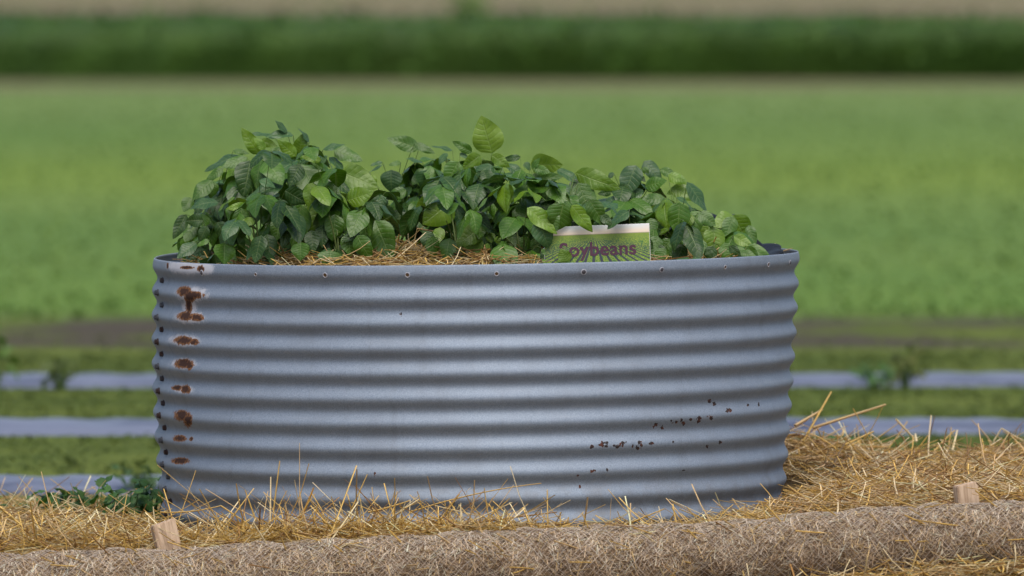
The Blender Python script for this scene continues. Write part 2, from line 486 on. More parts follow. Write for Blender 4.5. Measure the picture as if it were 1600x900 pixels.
# weedy grass between the film covered beds
b = MB()
N = 72000
wy = RNG.uniform(2.6, 18.6, N); wx = RNG.uniform(-8.5, 8.5, N)
clump = 0.55 + 0.45 * np.sin(wx * 3.1 + wy * 1.3) * np.sin(wy * 2.3 - wx * 1.7)
keep = RNG.random(N) < 0.35 + 0.65 * clump
for c0 in (5.35, 9.4, 13.4): keep &= np.abs(wy - c0 - 0.035 * wx) > 0.42
keep &= ~((wy > 16.4) & (RNG.random(N) < 0.85))
wx, wy = wx[keep], wy[keep]; n = len(wx)
a = RNG.random(n) * 6.28
D = unit(np.stack([np.cos(a) * .7, np.sin(a) * .7, np.full(n, 0.75)], -1))
rods(b, np.stack([wx, wy, np.full(n, -0.255)], -1), D, RNG.uniform(.03, .09, n), RNG.uniform(.008, .02, n),
     np.stack([np.cos(a), np.sin(a), -np.ones(n)], -1) * 0.03, tint_mix(n, (0.06, 0.10, 0.012), (0.13, 0.17, 0.026), 0.2), K=3, taper=0.1, flat=0.3)
tag(b.build("grass", M_grass), "low weedy grass growing between the film covered beds", "grass", kind="stuff")

# film covered beds
def bed(yc, label, hgt=0.06, half=0.38):
    b = MB()
    xs = np.arange(-9, 9.01, 0.06)
    vs = np.linspace(-1, 1, 15)
    e1 = np.convolve(RNG.normal(0, 1, len(xs) + 20), np.ones(21) / 21, 'valid')
    e2 = np.convolve(RNG.normal(0, 1, len(xs) + 8), np.ones(9) / 9, 'valid')
    Xg, Vg = np.meshgrid(xs, vs)
    prof = hgt * (1 - np.abs(Vg) ** 2.6)
    yy = yc + 0.035 * Xg + Vg * half * (1 + 0.06 * e1[None]) + 0.05 * e1[None]
    zz = -0.262 + prof * (1 + 0.25 * e1[None]) + 0.01 * e2[None] * np.sin(Vg * 5 + Xg * 4) * (1 - Vg ** 2) + 0.004 * np.sin(Xg * 23 + Vg * 3) * (1 - Vg ** 2)
    V = np.stack([Xg, yy, zz], -1)
    n_, m_ = V.shape[:2]
    ii = (np.arange(n_ - 1)[:, None] * m_ + np.arange(m_ - 1)[None]).ravel()
    b.add(V, np.stack([ii, ii + 1, ii + m_ + 1, ii + m_], -1))
    return tag(b.build("mulch_film_bed", M_film), label, "garden bed", "film covered beds across the field edge")
bed(5.35, "pale film covered bed nearest the tank, lowest strip at left", 0.065)
bed(9.4, "pale film covered bed in the middle of the three strips")
bed(13.4, "farthest pale film covered bed, next to the brown soil", 0.055, 0.36)

# =================================================================== BACKGROUND WEEDS
def weed(px, Y, label, h=0.25, n=26, Lr=(0.06, 0.11), spread=0.14, col=((0.035, 0.09, 0.02), (0.07, 0.15, 0.03)), jag=0.22, z=None, wr=0.6, grp="weeds growing around the beds", name="leafy_weed", up=0.5):
    c = at(px, 600, Y)
    z0 = float(ground_z(c.x, Y)) if z is None else z
    o = empty(name, (c.x, Y, z0))
    tag(o, label, "weed", grp)
    sb, lb = MB(), MB()
    a = RNG.random(n) * 6.283; rr = RNG.random(n) ** 0.6 * spread; zz = h * (0.25 + 0.75 * RNG.random(n))
    tipx = np.stack([np.cos(a) * rr, np.sin(a) * rr, zz], -1)
    root = np.stack([np.cos(a) * rr * .15, np.sin(a) * rr * .15, np.zeros(n) - 0.02], -1)
    v = tipx - root
    rods(sb, root, unit(v), np.linalg.norm(v, axis=1), 0.005, np.zeros((n, 3)), tint_mix(n, (0.08, 0.14, 0.03), (0.14, 0.2, 0.05)), K=4)
    b2 = (RNG.random(n) - up) * 1.6
    D = np.stack([np.cos(a) * np.cos(b2), np.sin(a) * np.cos(b2), np.sin(b2)], -1)
    Nn = np.stack([-np.cos(a) * np.sin(b2), -np.sin(a) * np.sin(b2), np.cos(b2)], -1) + RNG.normal(0, .35, (n, 3)) + np.array([0, -0.5, 0])
    leaves(lb, tipx, D, Nn, RNG.uniform(*Lr, n), wr, 0.3, RNG.uniform(0.1, 1.1, n), tint_mix(n, *col), jag=jag, wave=0.09)
    sb.build("stem", M_stem, o); lb.build("foliage", M_weed, o)
    return o

weed(96, 12.75, "dark blurred weed clump in front of the farthest bed, at left", 0.15, 30, (0.05, 0.08), 0.055, ((0.07, 0.09, 0.02), (0.11, 0.14, 0.03)))
weed(1414, 12.9, "brownish tall weed tuft in front of the farthest bed, at right", 0.2, 26, (0.04, 0.08), 0.045, ((0.07, 0.07, 0.015), (0.11, 0.12, 0.025)))
weed(1362, 12.7, "small green weed left of the brown tuft by the farthest bed", 0.12, 24, (0.05, 0.08), 0.06)
weed(-6, 11.5, "thin bright green weed cut off by the left picture edge", 0.42, 22, (0.06, 0.10), 0.05, ((0.06, 0.12, 0.02), (0.10, 0.17, 0.03)))
weed(213, 5.0, "dark leafy weed beside the nearest bed, left of the tank", 0.10, 18, (0.04, 0.07), 0.05, ((0.025, 0.06, 0.02), (0.05, 0.1, 0.03)))
weed(733, 186.0, "small dark bush far off on the tan ground", 0.55, 60, (0.15, 0.3), 0.35, ((0.06, 0.12, 0.02), (0.10, 0.16, 0.03)), z=-0.25, name="bush")

# =================================================================== STRAW MULCH AROUND THE TANK
PXC = np.array([-500, -150, 0, 120, 245, 330, 450, 600, 760, 850, 1000, 1150, 1230, 1300, 1450, 1600, 1750, 2100], float)
WT = np.interp(PXC, [-500, 0, 140, 280, 330, 450, 620, 850, 1060, 1160, 1380, 1600, 2100], [895, 872, 866, 862, 856, 848, 840, 830, 821, 815, 796, 786, 775])
YR = [-1.44, -1.12, 0.0, 1.2]
TBL = [WT + 9,
       [858, 856, 853, 851, 856, 860, 846, 840, 839, 838, 836, 828, 812, 795, 782, 776, 772, 770],
       [825, 820, 818, 812, 818, 822, 822, 820, 815, 812, 810, 795, 775, 758, 750, 745, 742, 740],
       [805, 802, 800, 793, 812, 818, 815, 800, 780, 770, 750, 705, 688, 698, 720, 708, 702, 700]]
ZT = np.array([[at(p, y, Yr).z for p, y in zip(PXC, row)] for row, Yr in zip(TBL, YR)])
XT = np.array([[at(p, 700, Yr).x for p in PXC] for Yr in YR])

def straw_z(x, y):
    x = np.atleast_1d(np.asarray(x, float)); y = np.atleast_1d(np.asarray(y, float))
    rz = np.stack([np.interp(x, XT[i], ZT[i]) for i in range(4)])
    yy = np.clip(y, YR[0], YR[-1])
    k = np.clip(np.searchsorted(YR, yy, side='right') - 1, 0, 2)
    y0 = np.array(YR)[k]; y1 = np.array(YR)[k + 1]
    t = (yy - y0) / (y1 - y0)
    ar = np.arange(len(x))
    z = rz[k, ar] * (1 - t) + rz[k + 1, ar] * t
    z = z + (-0.30 - z) * sstep(y, 1.35, 2.5)
    return z + 0.010 * np.sin(x * 17 + y * 9) * np.sin(y * 13 - x * 5)

TX, TR = at(749, 600, 0).x, 1.0     # tank centre and radius
xs = np.arange(-3.2, 3.21, 0.05); ys = np.arange(-1.46, 2.61, 0.05)
Xg, Yg = np.meshgrid(xs, ys)
Zg = straw_z(Xg.ravel(), Yg.ravel()).reshape(Xg.shape) - 0.012
Zg = np.maximum(Zg, ground_z(Xg, Yg) + 0.004) if False else Zg
n_, m_ = Xg.shape
ii = (np.arange(n_ - 1)[:, None] * m_ + np.arange(m_ - 1)[None]).ravel()
b = MB()
b.add(np.stack([Xg, Yg, Zg], -1), np.stack([ii, ii + 1, ii + m_ + 1, ii + m_], -1))

GOLD, PALE, BROWN, TAN = (0.62, 0.40, 0.105), (0.78, 0.63, 0.36), (0.29, 0.15, 0.045), (0.60, 0.41, 0.19)
def straw_tints(n, w=(0.36, 0.29, 0.11, 0.24)):
    c = np.array([GOLD, PALE, BROWN, TAN])[RNG.choice(4, n, p=w)]
    return np.clip(c * (1 + RNG.normal(0, 0.18, (n, 1))), 0.02, 0.85)

def scatter(mb, x, y, zf, Lr, wr, pitch, tints, lift=0.02, bendamt=0.03):
    n = len(x)
    az = RNG.random(n) * 6.283
    pt = RNG.normal(0, pitch, n)
    D = np.stack([np.cos(az) * np.cos(pt), np.sin(az) * np.cos(pt), np.sin(pt)], -1)
    L = RNG.uniform(*Lr, n)
    P = np.stack([x, y, zf + RNG.random(n) * lift], -1) - D * (L * 0.5)[:, None]
    P[:, 2] = np.maximum(P[:, 2], zf - 0.03)
    bend = RNG.normal(0, bendamt, (n, 3)) * (L / 0.15)[:, None]
    bend[:, 2] -= 0.01
    rods(mb, P, D, L, RNG.uniform(*wr, n), bend, tints, K=5, sides=3, taper=0.7, flat=0.55)

STX = [at(258, 840, -1.34).x, at(1510, 780, -1.34).x]
def outside(x, y, r=1.03):
    k_ = (x - TX) ** 2 + y ** 2 > r * r
    for s_ in STX: k_ &= ~((np.abs(x - s_) < 0.07) & (y < -1.30))
    return k_
N = 24000
x = RNG.uniform(-2.9, 2.9, N); y = np.where(RNG.random(N) < 0.5, RNG.uniform(-1.44, -0.2, N), RNG.uniform(-0.4, 1.7, N))
k_ = outside(x, y); x, y = x[k_], y[k_]
tn = straw_tints(len(x))
tn[x > 0.8] = tn[x > 0.8] * np.array([1.0, 0.97, 1.0])
scatter(b, x, y, straw_z(x, y), (0.07, 0.24), (0.0035, 0.0075), 0.16, tn, 0.022)
# thick heap in front of the tank and along the wattle
N = 2600
x = np.concatenate([RNG.uniform(-2.2, 0.05, N), RNG.normal(-0.55, 0.3, 900)]); y = np.concatenate([RNG.uniform(-1.40, -1.06, N), RNG.normal(-1.17, 0.07, 900)])
k_ = outside(x, y, 1.02); x, y = x[k_], y[k_]
scatter(b, x, y, straw_z(x, y), (0.08, 0.26), (0.0035, 0.0075), 0.17, straw_tints(len(x), (0.52, 0.22, 0.14, 0.12)), 0.03, 0.05)
# stray stalks sticking up
def strays(x, y, Lr, p0, p1, w=(0.0035, 0.007)):
    n = len(x)
    az = RNG.random(n) * 6.283
    pt = RNG.uniform(p0, p1, n)
    D = np.stack([np.cos(az) * np.cos(pt), np.sin(az) * np.cos(pt) * 0.5, np.sin(pt)], -1)
    rods(b, np.stack([x, y, straw_z(x, y) - 0.01], -1), unit(D), RNG.uniform(*Lr, n), RNG.uniform(*w, n), RNG.normal(0, 0.03, (n, 3)), straw_tints(n, (0.5, 0.2, 0.15, 0.15)), K=6)
x = RNG.uniform(-2.2, 0.0, 150); y = RNG.uniform(-1.38, -1.06, 150); x = x[:40]; y = y[:40]; k_ = outside(x, y); strays(x[k_], y[k_], (0.04, 0.11), 0.2, 1.1)
x = RNG.normal(-0.68, 0.2, 28); y = RNG.uniform(-1.30, -1.03, 28); k_ = outside(x, y, 1.02); strays(x[k_], y[k_], (0.08, 0.17), 0.4, 1.4)
x = RNG.uniform(1.0, 2.2, 80); y = RNG.uniform(0.6, 1.6, 80); strays(x, y, (0.06, 0.16), 0.2, 1.2)
x = RNG.uniform(-2.2, -1.0, 60); y = RNG.uniform(-0.2, 0.9, 60); k_ = outside(x, y, 1.08); strays(x[k_], y[k_], (0.05, 0.13), 0.2, 1.2)
def stalk(p0, p1, Y0, Y1, w=0.005, sag=0.0, tint=GOLD):
    a, c = np.array(at(*p0, Y0)), np.array(at(*p1, Y1)); v = c - a
    bend = np.array([0, 0, -sag]); v = v - bend
    rods(b, a, unit(v)[None], np.linalg.norm(v), w, bend, tint, K=10, taper=0.6)
# the long single stalks that stand out against the steel
for s_ in [((468, 835), (468, 692), -1.12, -1.08, .003, 0, TAN), ((640, 800), (846, 755), -1.1, -1.12, .005, .045, GOLD), ((856, 835), (855, 765), -1.2, -1.16, .006, 0, GOLD),
           ((270, 840), (306, 735), -1.0, -0.95, .004, 0, GOLD), ((425, 815), (437, 720), -1.1, -1.1, .006, .0, GOLD), ((422, 815), (423, 745), -1.12, -1.1, .007, 0, PALE),
           ((540, 815), (574, 741), -1.12, -1.1, .005, 0, GOLD), ((400, 815), (383, 766), -1.1, -1.12, .006, 0, GOLD), ((470, 810), (490, 762), -1.13, -1.15, .009, -.01, (0.45, .24, .05)),
           ((690, 825), (870, 800), -1.15, -1.14, .007, .01, BROWN), ((680, 790), (830, 825), -1.17, -1.2, .004, 0, PALE), ((700, 833), (800, 785), -1.18, -1.2, .006, .005, PALE),
           ((680, 822), (718, 772), -1.16, -1.18, .006, 0, GOLD), ((570, 838), (655, 780), -1.16, -1.15, .009, .01, PALE), ((575, 800), (640, 782), -1.16, -1.15, .007, -.01, GOLD),
           ((250, 800), (345, 790), -1.14, -1.12, .006, -.03, GOLD), ((345, 790), (390, 820), -1.12, -1.15, .006, 0, GOLD), ((952, 832), (955, 778), -1.2, -1.2, .002, .003, TAN),
           ((885, 830), (888, 808), -1.2, -1.2, .007, 0, GOLD), ((965, 825), (1038, 795), -1.2, -1.18, .006, .003, GOLD), ((960, 828), (1075, 810), -1.22, -1.16, .005, -.01, TAN),
           ((1140, 815), (1195, 798), -1.1, -1.05, .005, .0, GOLD), ((1164, 815), (1165, 792), -1.12, -1.1, .006, 0, BROWN), ((0, 792), (35, 822), -0.9, -0.95, .012, 0, GOLD),
           ((1255, 690), (1299, 612), 1.1, 1.2, .010, 0, GOLD), ((1270, 668), (1384, 632), 1.2, 1.3, .012, 0, TAN), ((1333, 638), (1366, 700), 0.9, 0.9, .004, 0, GOLD),
           ((1400, 655), (1433, 690), 1.3, 1.35, .008, 0, PALE), ((1432, 690), (1430, 678), 1.3, 1.35, .009, 0, PALE), ((1320, 695), (1365, 674), 0.9, 1.0, .009, .0, GOLD),
           ((1488, 705), (1496, 672), 1.3, 1.35, .008, 0, PALE), ((1552, 690), (1565, 669), 1.2, 1.2, .006, 0, PALE), ((1565, 669), (1600, 690), 1.2, 1.2, .006, 0, PALE),
           ((1420, 720), (1450, 680), .9, .9, .006, 0, GOLD), ((1545, 715), (1553, 695), 1.2, 1.2, .006, 0, GOLD), ((1242, 665), (1285, 640), 1.0, 1.2, .012, 0, TAN)]:
    stalk(*s_)
# straw on the ground in front of the wattle
N = 2600
x = RNG.uniform(-2.4, 2.4, N); y = -1.52 - np.abs(RNG.normal(0, 0.35, N))
scatter(b, x, y, ground_z(x, y), (0.06, 0.22), (0.004, 0.008), 0.14, straw_tints(N, (0.5, 0.15, 0.25, 0.1)), 0.025)
N = 1100
x = RNG.uniform(0.9, 2.6, N); y = RNG.uniform(-1.78, -1.57, N)
scatter(b, x, y, ground_z(x, y) + 0.052 * RNG.random(N) * sstep(x, 0.8, 1.3), (0.06, 0.22), (0.004, 0.008), 0.12, straw_tints(N), 0.01)
o = b.build("straw_mulch", M_straw)
o.data.materials.append(M_straw_base)
nf = (n_ - 1) * (m_ - 1)
mi = np.zeros(len(o.data.polygons), np.int32); mi[:nf] = 1
o.data.polygons.foreach_set("material_index", mi)
tag(o, "loose golden straw spread on the ground around the steel tank", "straw", kind="stuff")

# =================================================================== STRAW WATTLE
WY, WR = -1.46, 0.102
wxs = np.arange(-2.9, 2.91, 0.04)
wpx, _ = to_px(np.stack([wxs, np.full(len(wxs), WY), np.zeros(len(wxs))], -1))
wtop = np.interp(wpx, [-600, 0, 140, 225, 260, 290, 330, 450, 620, 740, 850, 950, 1060, 1160, 1240, 1380, 1480, 1512, 1545, 1600, 2200],
                 [893, 868, 862, 859, 863, 863, 854, 848, 840, 832, 828, 824, 821, 816, 806, 795, 789, 789, 786, 785, 770])
ker = np.hanning(7); ker /= ker.sum()
wtop = np.convolve(np.pad(wtop, 3, 'edge'), ker, 'valid')
wz = np.array([at(p, t_, WY).z for p, t_ in zip(wpx, wtop)])
wrad = WR * (1 + 0.04 * np.sin(wxs * 7) + 0.03 * np.sin(wxs * 17 + 1))
wcz = wz - wrad
wyc = WY + 0.012 * np.sin(wxs * 3.1)
def wattle_pt(x, th, extra=0.0):
    r = np.interp(x, wxs, wrad); cz = np.interp(x, wxs, wcz); cy = np.interp(x, wxs, wyc)
    r = r * (1 + 0.03 * np.sin(x * 31 + th * 3) + 0.025 * np.sin(x * 57 - th * 5)) + extra
    return np.stack([x, cy + r * 1.06 * np.sin(th), cz + r * np.cos(th)], -1)
wo = empty("straw_wattle", (0, 0, 0))
tag(wo, "long netted straw erosion roll lying along the front of the mulch", "wattle")
b = MB()
xs = np.arange(-2.9, 2.91, 0.02); th = np.linspace(0, 2 * np.pi, 37)[:-1]
Xg, Tg = np.meshgrid(xs, th, indexing='ij')
V = wattle_pt(Xg.ravel(), Tg.ravel(), RNG.normal(0, 0.0012, Xg.size)).reshape(-1, 3)
n_, m_ = Xg.shape
i0 = np.arange(n_ - 1)[:, None] * m_; j = np.arange(m_)[None]; j2 = (j + 1) % m_
Q = np.stack([i0 + j, i0 + j2, i0 + m_ + j2, i0 + m_ + j], -1).reshape(-1, 4)
ends = [V[:m_].mean(0), V[-m_:].mean(0)]
b.add(V, Q)
b.add(ends)
b.t.append(np.array([[b.n - 2, (q_ + 1) % m_, q_] for q_ in range(m_)] + [[b.n - 1, (n_ - 1) * m_ + q_, (n_ - 1) * m_ + (q_ + 1) % m_] for q_ in range(m_)]))
nfw = len(Q)
N = 32000
x = RNG.uniform(-2.88, 2.88, N); t_ = RNG.normal(-0.75, 0.9, N)
P = wattle_pt(x, t_, RNG.uniform(-0.001, 0.0045, N))
e = 0.01
Tx = unit(wattle_pt(x + e, t_) - wattle_pt(x - e, t_)); Tt = unit(wattle_pt(x, t_ + e) - wattle_pt(x, t_ - e))
Nn = unit(np.cross(Tt, Tx)); Nn *= np.sign(np.sum(Nn * (P - np.stack([x, np.full(N, WY), np.interp(x, wxs, wcz)], -1)), 1))[:, None]
aa = RNG.normal(0, 0.9, N)
D = unit(Tx * np.cos(aa)[:, None] + Tt * np.sin(aa)[:, None] + Nn * RNG.normal(0, 0.05, (N, 1)))
L = RNG.uniform(0.015, 0.06, N)
wt = np.array([(0.58, 0.43, 0.28), (0.78, 0.65, 0.50), (0.24, 0.15, 0.085), (0.62, 0.44, 0.21)])[RNG.choice(4, N, p=(0.38, 0.27, 0.23, 0.12))] * (1 + RNG.normal(0, .15, (N, 1)))
rods(b, P - D * (L / 2)[:, None], D, L, RNG.uniform(.002, .0045, N), Nn * (-L ** 2 / 0.9)[:, None], np.clip(wt, .02, .8), K=4, flat=0.5)
o = b.build("straw_filling", M_net_straw, wo)
o.data.materials.append(M_wattle_core)
mi = np.zeros(len(o.data.polygons), np.int32); mi[:nfw] = 1
o.data.polygons.foreach_set("material_index", mi)
b = MB()
N = 150
x = RNG.uniform(-2.2, 2.2, N); t_ = RNG.uniform(-1.7, 0.2, N)
P = wattle_pt(x, t_, np.full(N, 0.009))
Tx = unit(wattle_pt(x + e, t_) - P); Tt = unit(wattle_pt(x, t_ + e) - P)
aa = RNG.normal(0, 0.7, N)
D = unit(Tx * np.cos(aa)[:, None] + Tt * np.sin(aa)[:, None])
L = RNG.uniform(0.06, 0.16, N)
Nn = unit(P - np.stack([x, np.full(N, WY), np.interp(x, wxs, wcz)], -1))
rods(b, P - D * (L / 2)[:, None] - Nn * (np.sin(aa) ** 2 * L ** 2 / 1.6)[:, None], D, L, RNG.uniform(.003, .006, N), RNG.normal(0, .008, (N, 3)), straw_tints(N, (.55, .2, .15, .1)), K=6)
tag(b.build("loose_straw", M_straw), "single golden stalks fallen over the netted straw roll", "straw", kind="stuff")
# netting: two families of helical threads
b = MB()
NH, PITCHX = 36, 0.62
segs = int(5.76 / 0.012)
xx = np.linspace(-2.88, 2.88, segs)
for sgn in (1, -1):
    for h_ in range(NH):
        tt_ = sgn * xx / PITCHX * 2 * np.pi + h_ * 2 * np.pi / NH + 0.09 * np.sin(xx * 9 + h_) + 0.05 * np.sin(xx * 23 + h_ * 2.1)
        C = wattle_pt(xx, tt_, 0.0045)
        T = unit(np.gradient(C, axis=0)); S = unit(np.cross(T, np.array([0.1, 0.3, 1.0]))); N2 = np.cross(S, T)
        w_ = 0.00055
        ring = [C + w_ * (S * math.cos(q) + N2 * math.sin(q)) for q in (0, 2.094, 4.189)]
        V = np.stack(ring, 1).reshape(-1, 3)
        i0 = np.arange(segs - 1)[:, None] * 3; j = np.arange(3)[None]; j2 = (j + 1) % 3
        b.add(V, np.stack([i0 + j, i0 + j2, i0 + 3 + j2, i0 + 3 + j], -1).reshape(-1, 4))
b.build("netting", M_net, wo)

# wooden stakes pinning the roll
def stake(pb, pt, wpx_, Y, depth, label, yaw=0.0, chip=False):
    top = at(*pt, Y); bot = at(*pb, Y)
    sx = wpx_ * (Y - CAM_Y) / FPX
    d = (top - bot).normalized()
    o = empty("wooden_stake", bot, (0, 0, 0))
    q = d.to_track_quat('Z', 'Y') @ Matrix.Rotation(yaw, 3, 'Z').to_quaternion()
    o.rotation_mode = 'QUATERNION'; o.rotation_quaternion = Vector((0, 0, 1)).rotation_difference(d) @ Matrix.Rotation(yaw, 3, 'Z').to_quaternion()
    h = (top - bot).length
    import bmesh
    bm = bmesh.new()
    xs_ = np.linspace(-sx / 2, sx / 2, 9); zs_ = np.concatenate([[-0.32], np.linspace(-0.05, h, 8)])
    bmesh.ops.create_cube(bm, size=1.0)
    for v in bm.verts:
        lo = v.co.z < 0
        v.co = Vector((v.co.x * sx * (0.35 if lo else 1), v.co.y * depth * (0.35 if lo else 1), -0.35 if lo else h))
    bmesh.ops.bisect_plane(bm, geom=bm.verts[:] + bm.edges[:] + bm.faces[:], plane_co=(0, 0, -0.2), plane_no=(0, 0, 1))
    for v in bm.verts:
        if abs(v.co.z + 0.2) < 1e-4:
            v.co.x = math.copysign(sx / 2, v.co.x); v.co.y = math.copysign(depth / 2, v.co.y)
        if v.co.z > h - 1e-4:
            v.co.z += 0.004 * math.copysign(1, v.co.x)
    bmesh.ops.bevel(bm, geom=bm.edges[:], offset=0.0025, segments=2, affect='EDGES')
    me = bpy.data.meshes.new("wooden_stake")
    bm.to_mesh(me); bm.free()
    me.materials.append(M_wood)
    m = bpy.data.objects.new("wooden_stake", me)
    COL.objects.link(m)
    m.rotation_mode = 'QUATERNION'; m.rotation_quaternion = o.rotation_quaternion; m.location = o.location
    bpy.data.objects.remove(o)
    tag(m, label, "stake", "wooden stakes holding the straw roll")
stake((265, 865), (254, 816), 37, -1.335, 0.05, "leaning wooden stake left of the tank, behind the straw roll", R(14))
stake((1512, 800), (1508, 756), 34, -1.335, 0.05, "upright wooden stake right of the tank, half sunk in straw", R(14))

# =================================================================== STEEL TANK
ROLL = R(-0.57)
tank = empty("garden_tank", (TX, 0, 0), (0, ROLL, 0))
tag(tank, "round corrugated galvanised steel raised garden tank with rusty seam", "garden tank")
TM = np.array(Matrix.Translation((TX, 0, 0)) @ Matrix.Rotation(ROLL, 4, 'Y'))
ZTOP, PIT, AMP, ZC = 0.797, 0.0762, 0.0078, 0.7745
RT = 1.0085 - AMP
def wall_r(z, th):
    d = (z - ZC) / PIT
    c = np.cos(2 * np.pi * d)
    r = RT + AMP * np.where(z > ZC, 1 - (1 - c) * 0.35, c)
    r = r + 0.0035 * np.sin(3 * th + 1.0) * (0.3 + z) + 0.002 * np.sin(7 * th + z * 5)
    return r
def wall_p(z, th, off=0.0):
    """Point on the wall in the tank's own space; th from the camera side, to the right."""
    r = wall_r(z, th) + off
    x = r * np.sin(th); y = -r * np.cos(th)
    fr = 1 - np.clip(z / ZTOP, 0, 1)
    dx = np.where(x > 0, -0.052 * fr ** 1.25, 0.018 * fr ** 2 - 0.012 * np.sin(np.pi * fr)) * np.abs(x) ** 1.0
    zz = z + 0.003 * np.sin(2 * th + 0.5)
    return np.stack([x + dx, y * (1 - 0.02 * fr), zz], -1)
th = np.concatenate([np.linspace(-np.pi / 2 - 0.3, np.pi / 2 + 0.3, 820), np.linspace(np.pi / 2 + 0.3, 1.5 * np.pi - 0.3, 160)[1:-1]])
zs = np.linspace(-0.06, ZTOP, 200)
Zg, Tg = np.meshgrid(zs, th, indexing='ij')
seam = 0.0016 * (1 - sstep(Tg, R(-69.6), R(-69.2)))
V = wall_p(Zg, Tg, seam * (Tg < np.pi / 2 + 0.2))
Vw = V @ TM[:3, :3].T + TM[:3, 3]
PX, PY = to_px(Vw)
isf = np.abs(Tg) < np.pi / 2 + 0.15
def spots(lst):
    f = np.full(PX.shape, -3.0)
    for cx_, cy_, rx_, ry_ in lst:
        f = np.maximum(f, 1 - np.sqrt(((PX - cx_) / rx_) ** 2 + ((PY - cy_) / ry_) ** 2))
    return np.where(isf, np.clip(f, -1.5, 1), -1.5)
RUST = [(288, 455, 13, 9), (297, 463, 11, 11), (303, 461, 18, 7), (295, 478, 6, 16), (290, 494, 15, 8), (308, 496, 12, 7), (287, 532, 18, 8), (303, 534, 9, 6),
        (287, 568, 17, 9), (296, 571, 7, 8), (277, 606, 10, 5), (290, 608, 10, 8), (284, 649, 13, 10), (294, 656, 8, 13), (281, 685, 12, 6), (299, 686, 4, 4), (282, 720, 17, 6),
        (314, 420, 7, 6), (292, 418, 12, 3), (262, 415, 2, 6)]
HALO = [(292, 416, 38, 16), (320, 419, 18, 13), (300, 460, 32, 15), (296, 478, 14, 18), (297, 496, 30, 13), (288, 532, 30, 12), (287, 568, 24, 11), (287, 608, 20, 8)]
SCR = [(927, 699, 4, 8), (936, 697, 4, 6), (944, 695, 9, 8), (960, 697, 8, 6), (974, 694, 9, 10), (992, 697, 9, 6), (1003, 693, 8, 8), (1021, 695, 9, 6), (1051, 691, 4, 3),
       (1023, 664, 5, 6), (1036, 666, 5, 7), (1053, 659, 8, 6), (1065, 660, 6, 8), (1078, 655, 4, 4), (1089, 657, 8, 8), (1110, 653, 8, 5), (1106, 628, 5, 6), (1115, 632, 5, 7),
       (1140, 641, 7, 6), (928, 736, 7, 6), (904, 742, 5, 3), (945, 735, 8, 3), (1186, 631, 5, 4), (1170, 634, 4, 3), (1068, 733, 5, 5), (627, 491, 4, 5), (1105, 700, 4, 6), (1126, 690, 4, 5),
       (905, 760, 5, 3), (586, 739, 5, 4)]
_r = random.Random(4)
CHIP = []
for cx_, cy_, rx_, ry_ in SCR:
    for q_ in range(max(1, int(rx_ * ry_ / 14))):
        CHIP.append((cx_ + _r.uniform(-.6, .6) * rx_, cy_ + _r.uniform(-.5, .5) * ry_, _r.uniform(1.6, 3.6), _r.uniform(1.6, 4.2)))
SCR = CHIP
b = MB()
n_, m_ = Zg.shape
i0 = np.arange(n_ - 1)[:, None] * m_; j = np.arange(m_)[None]; j2 = (j + 1) % m_
Qo = np.stack([i0 + j, i0 + j2, i0 + m_ + j2, i0 + m_ + j], -1).reshape(-1, 4)
b.add(V, Qo)
# inner skin and the folded rim that joins both
thin = th[::4]
zi = np.linspace(0.55, ZTOP, 50)
Zi, Ti = np.meshgrid(zi, th, indexing='ij')
Vi = wall_p(Zi, Ti, -0.0035)
nb = b.n
k0 = np.arange(len(zi) - 1)[:, None] * m_
b.add(Vi, np.stack([k0 + j2, k0 + j, k0 + m_ + j, k0 + m_ + j2], -1).reshape(-1, 4))
top_o = (n_ - 1) * m_ + np.arange(m_); top_i = nb + (len(zi) - 1) * m_ + np.arange(m_)
Vr = wall_p(np.full(m_, ZTOP), th, -0.0017); Vr[:, 2] += 0.0022
b.add(Vr); tr = b.n - m_ + np.arange(m_)
s1 = np.roll(np.arange(m_), -1)
b.q.append(np.stack([top_o, top_o[s1], tr[s1], tr], -1)); b.q.append(np.stack([tr, tr[s1], top_i[s1], top_i], -1))
def pad_(f): return np.concatenate([f.ravel(), np.full(b.n - f.size, -1.5)])
b.build("corrugated_wall", M_tank, tank, attrs={"rust": pad_(spots(RUST)), "halo": pad_(spots(HALO)), "scratch": pad_(spots(SCR))})

import bmesh
def small(name, mat, fn):
    bm = bmesh.new(); fn(bm)
    me = bpy.data.meshes.new(name); bm.to_mesh(me); bm.free(); me.materials.append(mat)
    return me
def f_bolt(bm):
    bmesh.ops.create_cone(bm, cap_ends=True, segments=20, radius1=0.0088, radius2=0.008, depth=0.002, matrix=Matrix.Translation((0, 0, 0.001)))
    r = bmesh.ops.create_cone(bm, cap_ends=True, segments=6, radius1=0.0062, radius2=0.0058, depth=0.0065, matrix=Matrix.Translation((0, 0, 0.0052)))
    es = [e for e in bm.edges if all(v.co.z > 0.008 for v in e.verts)]
    bmesh.ops.bevel(bm, geom=es, offset=0.001, segments=2, affect='EDGES')
def f_screw(bm):
    bmesh.ops.create_uvsphere(bm, u_segments=16, v_segments=10, radius=0.0078, matrix=Matrix.Diagonal((1, 1, 0.5, 1)))
    r = bmesh.ops.create_cone(bm, cap_ends=True, segments=12, radius1=0.003, radius2=0.003, depth=0.002, matrix=Matrix.Translation((0, 0, 0.004)))
